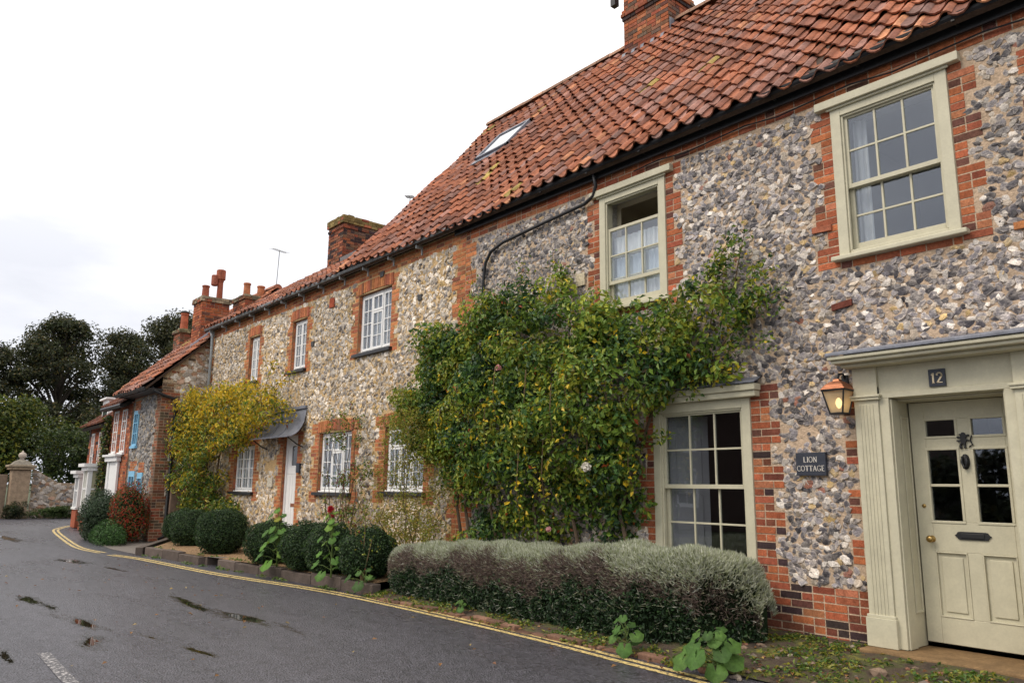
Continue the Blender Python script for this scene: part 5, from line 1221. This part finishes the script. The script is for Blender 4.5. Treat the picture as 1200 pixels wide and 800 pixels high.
# --- yellow climber on the left cottage corner
yc = thing('yellow_climber', 'golden autumn climber over the left end of the white windowed cottage', 'climber', (-18.5, 6.9, .2))
fol, stm = MB(), MB()
YP = [(-22.2, 3.3), (-21.2, 3.75), (-20.2, 3.85), (-18.8, 3.75), (-17.4, 3.75), (-16.3, 3.55), (-15.5, 3.3), (-15.4, 2.85), (-16.4, 2.75), (-17.0, 2.5), (-18.6, 2.3), (-18.9, 1.2), (-17.6, 1.0), (-17.6, .7), (-20.6, .6), (-21.4, 1.4), (-21.0, 2.2), (-22.1, 2.8)]
for (x, z) in sample_poly(330, YP):
    if -19.1 < x < -17.3 and 1.1 < z < 2.25: continue
    n = int(rng.uniform(35, 75)); r = rng.uniform(.18, .36); d = rng.uniform(.1, .75)*(1 if z > 1.2 else .6)
    q, nd = blob_pts(n, (x, FY-.08-d, z), (r, r*.7, r*.75)); q[:, 1] = np.minimum(q[:, 1], FY-.04); nd[:, 1] -= .5
    hi = np.clip((z-1.6)/1.6+rng.normal(0, .35), 0, 1)
    pal = [(YEL, 4*hi), ((.50, .40, .030), 3*hi), (G_YL, 2), (G_MID, 2.5*(1-hi)+.2), (G_DK, 3*(1-hi)), (OLV, 1.5), ((.28, .09, .02), .3)]
    leaf_quads(fol, q, nd, .095, .042, pick(n, pal), droop=.5)
for (x0_, z0_, x1_, z1_) in ((-21.2, 3.5, -22.3, 3.0), (-20.8, 3.7, -21.5, 3.95), (-21.2, 2.6, -22.0, 2.1), (-16.2, 3.3, -15.0, 3.75), (-15.8, 3.2, -15.1, 3.0), (-16.6, 3.5, -15.9, 4.1), (-21.3, 1.6, -21.9, 1.2)):
    shoot(stm, fol, [(x0_, FY-.3, z0_), ((x0_+x1_)/2, FY-.35, (z0_+z1_)/2+.1), (x1_, FY-.4, z1_)], n=50, ls=.085, pal=[(YEL, 3), (G_YL, 3), (OLV, 2)])
for x in (-20.2, -19.4): stm.tube([(x, FY-.2, .15), (x+.1, FY-.25, 1.0), (x-.1, FY-.15, 2.0), (x+.2, FY-.12, 3.2)], [.035, .03, .025, .012], 6, (.12, .08, .05))
fol.build('foliage', M['leaf'], yc); stm.build('stem', M['twig'], yc)

# --- loose shrubs against the left cottage
def wall_shrub(name, label, poly, ncl, pal, base, tops, ls, dens, y0, y1, rr_=(.08, .2), colr=(.09, .06, .04)):
    o = thing(name, label, 'shrub', (base[0][0], FY-.3, .18)); fol, stm = MB(), MB()
    for (x, z) in sample_poly(ncl, poly):
        n = int(rng.uniform(*dens)); r = rng.uniform(*rr_); q, nd = blob_pts(n, (x, FY-rng.uniform(y0, y1), z), (r, r*.8, r), .3); nd[:, 1] -= .4
        leaf_quads(fol, q, nd, ls, ls*.5, pick(n, pal)*rng.uniform(.8, 1.2), droop=.1)
    for bx_ in base:
        for (tx, tz) in tops:
            if rng.random() < .75:
                mx_ = bx_[0]*.5+tx*.5+rng.uniform(-.15, .15)
                stm.tube([(bx_[0]+rng.uniform(-.1, .1), FY-.35, .15), (mx_, FY-rng.uniform(y0, y1), .15+tz*.5), (tx, FY-rng.uniform(y0, y1), tz)], [.010, .007, .003], 5, colr)
    fol.build('foliage', M['leaf'], o); stm.build('stem', M['twig'], o); return o
wall_shrub('wall_shrub', 'thin dark stemmed shrub climbing between the two ground floor casements', [(-13.0, .7), (-12.0, .7), (-11.9, 1.6), (-12.2, 2.4), (-12.5, 3.0), (-13.0, 2.9), (-13.2, 2.2), (-13.0, 1.5)], 60, [(G_MID, 3), (G_DK, 2), (OLV, 3), ((.20, .045, .03), 1.2), (G_YL, 1)], [(-12.6,), (-12.3,), (-12.9,)], [(-13.2, 2.5), (-12.4, 3.0), (-12.9, 2.4), (-12.2, 2.2), (-12.0, 1.5)], .055, (14, 38), .15, .55)
wall_shrub('wall_shrub', 'airy olive yellow shrub behind the left end of the lavender hedge', [(-11.2, .5), (-9.0, .45), (-9.0, 1.1), (-9.4, 1.8), (-9.8, 2.5), (-10.3, 3.0), (-10.6, 2.4), (-10.8, 1.4)], 260, [((.22, .19, .03), 4), (OLV, 3), (G_YL, 2), ((.33, .25, .04), 2), (G_MID, 1)], [(-10.4,), (-10.1,)], [(-10.7, 1.4), (-10.4, 2.7), (-9.9, 2.1), (-9.4, 1.2), (-10.2, 1.6)], .042, (20, 44), .25, .95)
# --- clipped box balls
BX = [(G_DK[0]*.8, G_DK[1]*.85, G_DK[2])]
def box_ball(x, y, r, label, h=.9):
    o = thing('box_ball', label, 'bush', (x, y, .16), 'clipped box balls along the gravel bed'); zc = .16+r*h*.86
    rnd = random.Random(int(x*100)); ph = [rnd.uniform(0, 6) for _ in range(3)]
    b = MB(); n = int(5200*(r/.45)**2); d = rng.normal(0, 1, (n, 3)); d /= np.linalg.norm(d, axis=1, keepdims=True)
    lump = 1+.075*np.sin(d[:, 0]*5+ph[0])*np.sin(d[:, 1]*6+ph[1])+.03*np.sin(d[:, 2]*8+ph[2])
    P = np.array((x, y, zc))+d*np.array((r, r, r*h))*(lump*(1-.09*rng.random(n)))[:, None]; k = P[:, 2] > .17; P, d = P[k], d[k]
    leaf_quads(b, P, d, .034, .022, pick(len(P), [((.026, .060, .020), 4), ((.046, .092, .024), 3), ((.016, .036, .014), 2), ((.085, .14, .035), .7)]), spread=1.3)
    b.build('foliage', M['leaf'], o)
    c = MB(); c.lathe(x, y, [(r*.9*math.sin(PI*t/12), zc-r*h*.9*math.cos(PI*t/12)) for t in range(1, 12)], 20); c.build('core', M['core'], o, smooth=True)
for (x, y, r, lb) in ((-18.6, 5.98, .46, 'dark clipped box ball furthest left, beneath the golden climber'), (-17.45, 5.78, .46, 'clipped box ball partly hidden behind its wider right neighbour'), (-15.35, 5.66, .52, 'widest clipped box ball, just left of the path to the white door'),
                      (-13.1, 5.68, .44, 'clipped box ball behind tall hollyhock leaves, right of the path'), (-11.8, 5.74, .45, 'rounded box ball standing between the two tall hollyhocks'), (-11.1, 5.8, .45, 'clipped box ball squeezed behind the red budded hollyhock'), (-10.2, 5.9, .45, 'clipped box ball just left of the silver hedge end')):
    box_ball(x, y, r, lb)

# --- lavender hedge
lav = thing('lavender_hedge', 'long clipped hedge with silver lavender top and dark green base', 'hedge', (-7, 6.2, .05))
def hy0(x): return np.interp(x, [-9.9, -9.3, -5.1, -4.5, -4.15], [6.2, 5.80, 5.86, 6.12, 6.55])
def hy1(x): return np.interp(x, [-9.9, -9.3, -4.5, -4.15], [6.6, 6.95, 6.95, 6.75])
def htop(x): return np.interp(x, [-9.95, -9.6, -9.0, -6, -4.6, -4.25, -4.1], [.34, .58, .72, .86, .93, .84, .5])+.025*np.sin(x*3.1)+.018*np.sin(x*7.7)
n = 46000; X = rng.uniform(-9.95, -4.1, n); t = rng.random(n)
y0, y1, zt = hy0(X), hy1(X), htop(X)
fr_ = t < .52; u = np.where(fr_, t/.52, (t-.52)/.48)
bulge = .08*np.sin(np.clip(u, 0, 1)*PI)
Y = np.where(fr_, y0+.10*u**3-bulge, y0+.10+(y1-y0-.1)*u); Z = np.where(fr_, .06+(zt-.06)*(1-(1-u)**1.6), zt-.12*u**4+.02*np.sin(X*9+Y*7))
nd = np.stack([np.zeros(n), np.where(fr_, -1+.8*u**2, -.25), np.where(fr_, .15+.9*u**2, 1.)], 1)
endl = X > -4.5; nd[endl, 0] += .9; nd[X < -9.5, 0] -= .9
rel = Z/zt; edge = .60+.08*np.sin(X*2.2+1)+.06*np.sin(X*6.1)+.05*np.sin(X*15+Y*9)
drape = np.clip((X+5.5)/1.0, 0, 1)*.12+np.clip((-9.3-X)/.4, 0, 1)*.25
isg = rel < edge-.06-drape*.25+rng.normal(0, .06, n)
tip = (rel > .87+.05*np.sin(X*4)+.05*np.sin(X*11)-drape*1.8+rng.normal(0, .06, n)) | ~fr_ | (rng.random(n) < .07)
mid = ~isg & ~tip
hb = MB(); P = np.stack([X, Y, Z], 1)-nd*.03
k = isg; leaf_quads(hb, P[k]+rng.normal(0, .025, (k.sum(), 3)), nd[k], .045, .020, pick(k.sum(), [((.022, .054, .018), 4), ((.040, .085, .026), 2), ((.013, .030, .012), 3)]), spread=1.4)
hb.build('base_foliage', M['leaf'], lav, label='dark green lower foliage')
hb = MB()
def blades(k, ln, w, pal, lift):
    q = P[k]; m = len(q); d = nd[k]+rng.normal(0, .38, (m, 3)); d[:, 2] += lift; d /= np.linalg.norm(d, axis=1, keepdims=True)
    L_ = rng.uniform(.6, 1.3, (m, 1))*ln; s = np.cross(d, rng.normal(0, 1, (m, 3))); s /= np.linalg.norm(s, axis=1, keepdims=True)
    a = q-d*L_*.5; V = np.stack([a, a+d*L_*.55+s*w, a+d*L_, a+d*L_*.55-s*w], 1).reshape(-1, 3); i = np.arange(m)[:, None]*4
    hb.add_np(V, i+np.array([[0, 1, 2, 3]]), np.repeat(pick(m, pal)*rng.uniform(.75, 1.25, (m, 1)), 4, 0))
SILV = [((.52, .54, .42), 4), ((.62, .63, .53), 3), ((.40, .43, .28), 3), ((.28, .31, .16), 2)]
blades(tip, .12, .006, SILV, .15); blades(tip, .085, .008, SILV, .0)
kk = mid.copy(); blades(kk, .12, .005, [((.20, .145, .12), 4), ((.28, .215, .18), 3), ((.12, .085, .075), 3), ((.36, .36, .24), 1)], -.1); blades(kk, .09, .006, [((.20, .155, .135), 3), ((.28, .23, .18), 2), ((.12, .10, .085), 2)], .1)
hb.build('flower_stalks', M['leaf'], lav, label='silver green tips over brown faded flower stalks')
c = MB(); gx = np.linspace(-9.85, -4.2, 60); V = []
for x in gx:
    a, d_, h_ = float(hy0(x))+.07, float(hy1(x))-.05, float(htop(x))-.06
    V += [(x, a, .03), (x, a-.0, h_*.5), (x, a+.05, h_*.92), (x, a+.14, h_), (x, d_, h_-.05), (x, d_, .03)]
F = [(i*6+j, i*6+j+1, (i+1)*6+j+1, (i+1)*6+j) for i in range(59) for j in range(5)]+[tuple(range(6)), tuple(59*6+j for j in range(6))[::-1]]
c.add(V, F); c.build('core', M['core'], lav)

# --- big-leaved hollyhocks
def big_leaf(mb, c, size, nrm, tdir, col):
    """lobed round leaf with a cupped blade"""
    nrm = Vector(nrm).normalized(); t = Vector(tdir); t = (t-nrm*t.dot(nrm)).normalized(); s = nrm.cross(t); K = 15; c = Vector(c)
    vs = [c+nrm*.0]; ring1, ring2 = [], []
    for i in range(K):
        a = -PI*.93+2*PI*.93*i/(K-1); lob = 1+.10*math.cos(5*a)+random.uniform(-.05, .05); r = size*.5*lob
        p = t*math.cos(a)*r+s*math.sin(a)*r
        ring1.append(c+p*.55+nrm*size*(.06+.02*math.cos(5*a))); ring2.append(c+p+nrm*size*(.02-.07*abs(math.sin(a*2.5))+random.uniform(-.03, .03)))
    vs += ring1+ring2
    F = [(0, 1+i, 2+i) for i in range(K-1)]+[(1+i, 1+K+i, 2+K+i, 2+i) for i in range(K-1)]
    cols = [np.array(col)*1.25]+[np.array(col)]*K+[np.array(col)*random.uniform(.85, 1.1)]*K
    mb.add([tuple(v) for v in vs], F, np.array(cols))
def hollyhock(x, y, z, label, n, spread, hgt, size, flowers=False, pal=((.055, .125, .022), (.075, .15, .028), (.038, .085, .016))):
    o = thing('hollyhock', label, 'plant', (x, y, z), 'hollyhocks along the kerb'); b, st_ = MB(), MB()
    if hgt > .6: st_.tube([(x, y, z), (x+.03, y-.02, z+hgt*.5), (x-.02, y-.03, z+hgt)], [.014, .011, .005], 6, (.09, .14, .03))
    for i in range(n):
        q = i/max(1, n-1); a = i*2.4+random.uniform(-.4, .4)-.8; hh = hgt*(q**.8)*random.uniform(.85, 1)+.05; rad = spread*(1-.65*q)*random.uniform(.6, 1.1)
        c = (x+math.cos(a)*rad, y+math.sin(a)*rad-.05, z+hh); sz = size*(1-.5*q)*random.uniform(.8, 1.2)
        st_.tube([(x, y, z+hh*.55), ((x+c[0])/2, (y+c[1])/2, z+hh*.9), c], [.006, .005, .004], 5, (.12, .17, .05))
        big_leaf(b, c, sz, (math.cos(a)*.5+random.uniform(-.2, .2), -.55+math.sin(a)*.3, .7), (math.cos(a), math.sin(a)-.4, -.5), random.choice(pal))
    b.build('leaf_blades', M['leafgloss'], o, smooth=True); st_.build('stem', M['twig'], o)
    if flowers: flower(o, (x, y-.06, z+hgt), .05, (.45, .02, .03)); flower(o, (x+.05, y-.05, z+hgt*.9), .03, (.3, .03, .03))
LIGHT = ((.10, .22, .028), (.15, .26, .036), (.065, .15, .022), (.26, .26, .035))
hollyhock(-3.98, 5.58, .02, 'low big leaved plant at the right end of the lavender hedge', 20, .28, .30, .19)
hollyhock(-4.95, 5.60, .02, 'small clump of big leaves against the hedge front by the yellow lines', 9, .17, .26, .16)
hollyhock(-12.35, 5.48, .16, 'tall pale leaved hollyhock in front of the box balls near the path', 22, .24, .95, .20, pal=LIGHT)
hollyhock(-10.55, 5.52, .16, 'tall hollyhock with a dark red bud left of the lavender hedge', 20, .22, .98, .17, True, pal=LIGHT)
hollyhock(-9.75, 5.62, .10, 'leafy seedling at the left foot of the lavender hedge', 8, .22, .22, .16)
hollyhock(-7.6, 5.72, .02, 'single tiny seedling under the middle of the hedge', 4, .08, .10, .11)
sp_ = thing('rose_canes', 'bare brown rose canes with red hips left of the lavender hedge', 'shrub', (-10.0, 5.75, .15)); st_, fl_ = MB(), MB()
for (x2, z2) in ((-10.6, 1.35), (-10.3, 1.0), (-9.8, 1.05), (-9.6, .75), (-10.1, .9)): shoot(st_, fl_, [(-10.0, 5.72, .12), (-10.0+(x2+10)*.4, 5.68, z2*.5), (x2, 5.62, z2)], r=.010, n=18, ls=.05, colr=(.22, .15, .08), pal=[(G_YL, 2), (OLV, 2), ((.30, .05, .03), 1.2)])
fl_.build('foliage', M['leaf'], sp_); st_.build('stem', M['twig'], sp_)

# --- red and green shrub by the blue-windowed house
for (name, label, cx, cy, cz, r, pal, n, ls) in (
    ('feathery_shrub', 'grey green feathery shrub spilling beside the far brick garden wall', -22.9, 5.2, .55, (.85, .55, .72), [((.050, .085, .045), 4), ((.075, .115, .06), 3), ((.03, .05, .03), 2)], 9000, .07),
    ('berry_shrub', 'shrub covered in red berries under the blue windows', -21.6, 5.55, .70, (.72, .5, .85), [((.40, .035, .02), 3.5), ((.30, .06, .02), 2), ((.07, .10, .03), 4), ((.14, .14, .03), 2)], 6000, .06),
    ('low_green_shrub', 'low bright green plant at the foot of the red berry shrub', -21.2, 5.0, .18, (.95, .35, .36), [((.05, .12, .03), 4), ((.08, .17, .045), 3), ((.03, .07, .02), 2)], 5000, .06)):
    o = thing(name, label, 'shrub', (cx, cy, 0)); b = MB()
    q, nd = blob_pts(n, (cx, cy, cz), r, .55); q *= 1; q = q+np.stack([.12*np.sin(q[:, 2]*6+q[:, 0]*3), np.zeros(n), .08*np.sin(q[:, 0]*7)], 1); k = q[:, 2] > .02
    leaf_quads(b, q[k], nd[k], ls, ls*.4, pick(k.sum(), pal)*rng.uniform(.7, 1.2, (k.sum(), 1)), droop=.4); b.build('foliage', M['leaf'], o)
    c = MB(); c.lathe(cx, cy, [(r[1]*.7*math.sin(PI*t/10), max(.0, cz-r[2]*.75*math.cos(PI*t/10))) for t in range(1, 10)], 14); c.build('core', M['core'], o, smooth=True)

# --- trees and hedges beyond the road end
def tree(x, y, h, cr, label, pal, n, ls, trunk_r=.3, low=.25, seedv=0, name='tree', gap=.0, group='trees beyond the road end'):
    r_ = random.Random(seedv); o = thing(name, label, 'tree', (x, y, 0), group); tk = MB(); fol = MB()
    tk.tube([(x, y, -.05), (x+.1, y, h*.3), (x-.1, y+.1, h*.62), (x, y, h*.9)], [trunk_r, trunk_r*.75, trunk_r*.45, .04], 8, (.055, .045, .035))
    ncl = 90
    for i in range(ncl):
        z = h*(low+(1-low)*(r_.random()**.85)); q = (z/h-low)/(1-low); R_ = cr*math.sin(PI*(.18+.80*q))**.7*(r_.random()**.5)
        a = r_.uniform(0, 2*PI); c = (x+R_*math.cos(a), y+R_*math.sin(a), z*.97); s = r_.uniform(.6, 1.5)*cr*.25
        zb = max(.15*h, z-h*.22); tk.tube([(x, y, zb), ((x+c[0])/2, (y+c[1])/2, (zb+z)/2+.1), c], [trunk_r*.35, trunk_r*.2, .03], 5, (.05, .04, .03))
        m = int(n/ncl); p, nd = blob_pts(m, c, (s, s, s*.62), .5); leaf_quads(fol, p, nd, ls, ls*.55, pick(m, pal)*r_.uniform(.7, 1.3), spread=1.3)
    fol.build('crown', M['leaf'], o); tk.build('trunk', M['twig'], o)
DK = [((.040, .050, .020), 4), ((.060, .066, .022), 3), ((.026, .034, .015), 3), ((.11, .085, .025), 1)]
tree(-54.5, 9.2, 11.8, 3.4, 'tallest dark tree with gaps in its crown, left of the chimneys', DK, 24000, .20, .3, .30, 3)
tree(-55, 5.6, 9.6, 3.2, 'dark tree at the left edge of the view beyond the pier', DK, 20000, .20, .3, .22, 8)
tree(-56, 13.0, 11.6, 3.5, 'mid height dark tree just right of the tallest one', DK, 20000, .20, .3, .25, 14)
tree(-58, 17.2, 13.8, 4.3, 'olive tinged tree showing above the far house roofs', [((.05, .058, .022), 4), ((.085, .08, .026), 3), ((.025, .032, .015), 3)], 20000, .22, .3, .3, 21)
tree(-60, 2.0, 10.2, 3.6, 'dark tree at the frame edge, mostly outside the view', DK, 10000, .24, .3, .22, 28)
tree(-57, 21.5, 13.2, 3.4, 'dark tree hidden mostly behind the far chimneys', DK, 6000, .26, .3, .25, 31)
def hedge_mass(name, label, cx, cy, r, zc, pal, n, ls, kind_='hedge'):
    o = thing(name, label, kind_, (cx, cy, 0)); b = MB()
    for i in range(26):
        a, q = rng.uniform(0, 2*PI), rng.random()**.5; c = (cx+r[0]*q*math.cos(a)*.75, cy+r[1]*q*math.sin(a)*.8, zc+r[2]*rng.uniform(-.75, .75)); s = np.array(r)*rng.uniform(.25, .42); m = n//26
        p, nd = blob_pts(m, c, s, .6); k = p[:, 2] > .02; leaf_quads(b, p[k], nd[k], ls, ls*.55, pick(k.sum(), pal)*rng.uniform(.75, 1.25), spread=1.2)
    b.build('foliage', M['leaf'], o)
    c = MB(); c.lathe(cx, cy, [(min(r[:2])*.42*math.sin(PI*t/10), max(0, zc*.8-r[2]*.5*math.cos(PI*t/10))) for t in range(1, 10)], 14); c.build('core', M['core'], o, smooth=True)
GRN = [((.065, .10, .018), 4), ((.11, .135, .02), 3), ((.19, .185, .024), 2), ((.04, .06, .014), 2)]
hedge_mass('tall_hedge', 'tall olive green hedge above the flint wall, behind the gate pier', -44, 5.2, (2.0, 3.2, 2.4), 3.4, GRN, 12000, .20)
hedge_mass('tall_hedge', 'broad green bush leaning over the flint wall beside the far house', -41.5, 8.6, (1.8, 2.4, 1.9), 2.5, [((.045, .075, .020), 4), ((.08, .105, .022), 3), ((.025, .04, .014), 3)], 11000, .17)
hedge_mass('tall_hedge', 'dark hedge behind the flint wall joining the two green bushes', -43.5, 11.5, (2, 3, 2.4), 3.0, DK, 7000, .2)
hedge_mass('tall_hedge', 'green hedge at the left edge of the view beyond the pier', -44, 1.2, (2, 2.8, 2.2), 3.2, GRN, 7000, .2)
hedge_mass('round_bush', 'round dark bush at the foot of the gate pier', -36.7, 5.15, (.42, .42, .42), .42, DK, 1500, .08, 'bush')
hedge_mass('low_hedge', 'low clipped green hedge along the foot of the flint wall', -36.6, 6.5, (.4, .95, .26), .27, [((.05, .085, .02), 4), ((.07, .11, .028), 3)], 3500, .07)
hedge_mass('round_bush', 'dark rounded bush below the flint wall left of the bay window', -36.0, 7.75, (.5, .55, .5), .42, DK, 2000, .08, 'bush')
hedge_mass('garden_plant', 'bright green planting inside the low brick garden wall', -30.6, 6.65, (.9, .4, .3), .35, [((.09, .14, .03), 4), ((.06, .10, .03), 3)], 2500, .08, 'plant')
iv = thing('house_ivy', 'dark ivy strip climbing between the red house and bay window house', 'climber', (-26.5, 5.98, 0)); b = MB()
q = np.stack([rng.normal(-26.5, .13, 2500), 5.97-rng.random(2500)*.16, rng.uniform(.1, 3.5, 2500)], 1); leaf_quads(b, q, np.tile([[.3, -1, .1]], (2500, 1)), .09, .06, pick(2500, [(G_DK, 3), (OLV, 2), ((.06, .035, .02), 2)])); b.build('foliage', M['leaf'], iv)
# a tree across the street, mirrored in the windows
tree(-20.5, -7.0, 6.5, 2.0, 'tree across the street, seen only as a reflection in the left ground panes', DK, 3500, .16, .16, .35, 40, group=None)

hedge_mass('tall_hedge', 'dark unseen hedge added across the street to darken reflections in the front door panes', -6.5, -8.6, (5.0, .9, 1.25), 1.3, DK, 7000, .26)  # unseen hedge, added so the lower door panes mirror something dark
# --- weeds, moss tufts, stones and fallen leaves on the verge
wd_ = MB(); n = 2600
X = np.concatenate([rng.uniform(-4.3, -1.0, 1700), rng.uniform(-9.6, -4.3, 900)]); Y = np.concatenate([rng.uniform(5.6, 7.0, 1700), rng.uniform(5.50, 5.85, 900)])
keep = np.sin(X*5+Y*3)+np.sin(X*11-Y*7)+rng.normal(0, .7, n) > .25; keep &= ~((X > -3.35) & (Y > 6.75)); X, Y = X[keep], Y[keep]
Z = .02+.13*np.clip((Y-5.6)/1.5, 0, 1)**.7
P = np.stack([X, Y, Z], 1); nd = rng.normal(0, .4, P.shape); nd[:, 2] += 1
for s_ in range(4): leaf_quads(wd_, P+rng.normal(0, .025, P.shape)*np.array((1, 1, .2))+np.array((0, 0, .01)), nd, .045, .024, pick(len(P), [((.08, .15, .025), 3), ((.15, .20, .03), 2), ((.24, .23, .03), 2.5), (G_DK, 1)]), spread=1.3)
xx = rng.uniform(-17.4, -9.7, 420); yy = np.array([float(kerb_y(q)) for q in xx])-rng.uniform(.0, .10, 420)+np.where(rng.random(420) < .4, .22, 0)
kp = np.sin(xx*4)+np.sin(xx*9.3) > .2; P = np.stack([xx, yy, np.where(yy > np.array([float(kerb_y(q)) for q in xx]), .16, .01)], 1)[kp]
for s_ in range(3): leaf_quads(wd_, P+rng.normal(0, .02, P.shape)*np.array((1, 1, .2)), np.tile([[0, -.3, 1.]], (len(P), 1)), .06, .03, pick(len(P), [((.10, .18, .04), 3), ((.16, .20, .04), 2)]), spread=1.3)
wd_.build('weeds', M['leaf'], kind='stuff')
fl_ = MB(); n = 420; X = np.concatenate([rng.uniform(-4.4, -1.2, 220), rng.uniform(-9.5, -4.3, 110), rng.uniform(-17, -3, 90)]); Y = np.concatenate([rng.uniform(5.3, 7.0, 220), rng.uniform(5.45, 5.8, 110), rng.uniform(1.5, 5.6, 90)])
Z = .012+.13*np.clip((Y-5.6)/1.5, 0, 1)**.7+.012; P = np.stack([X, Y, Z], 1)
leaf_quads(fl_, P, np.tile([[0, 0, 4.]], (n, 1)), .05, .032, pick(n, [((.30, .15, .05), 3), ((.20, .09, .04), 3), ((.40, .28, .08), 1.5)]), spread=.5); fl_.build('fallen_leaves', M['leaf'], kind='stuff')
sb_ = MB()
for i in range(95):
    x = rng.uniform(-4.3, -1.3); y_ = rng.uniform(5.55, 6.95); z = .01+.13*max(0, (y_-5.6)/1.5)**.7; s = rng.uniform(.012, .05)*(1.6 if rng.random() < .12 else 1)
    if x > -3.42 and y_ > 6.72: continue
    d = rng.normal(0, 1, (10, 3)); d /= np.linalg.norm(d, axis=1, keepdims=True)
    bm = bmesh.new(); bmesh.ops.create_icosphere(bm, subdivisions=1, radius=1); V = np.array([v.co[:] for v in bm.verts])*np.array((1, rng.uniform(.6, 1), rng.uniform(.4, .7)))*(1+rng.uniform(-.2, .2, (len(bm.verts), 1))); F = [tuple(v.index for v in f.verts) for f in bm.faces]; bm.free()
    sb_.add(V*s+np.array((x, y_, z+s*.15)), F, random.choice([(.20, .14, .10), (.28, .23, .18), (.15, .12, .10), (.22, .11, .07)]))
sb_.build('rubble', M['stone'], kind='stuff')
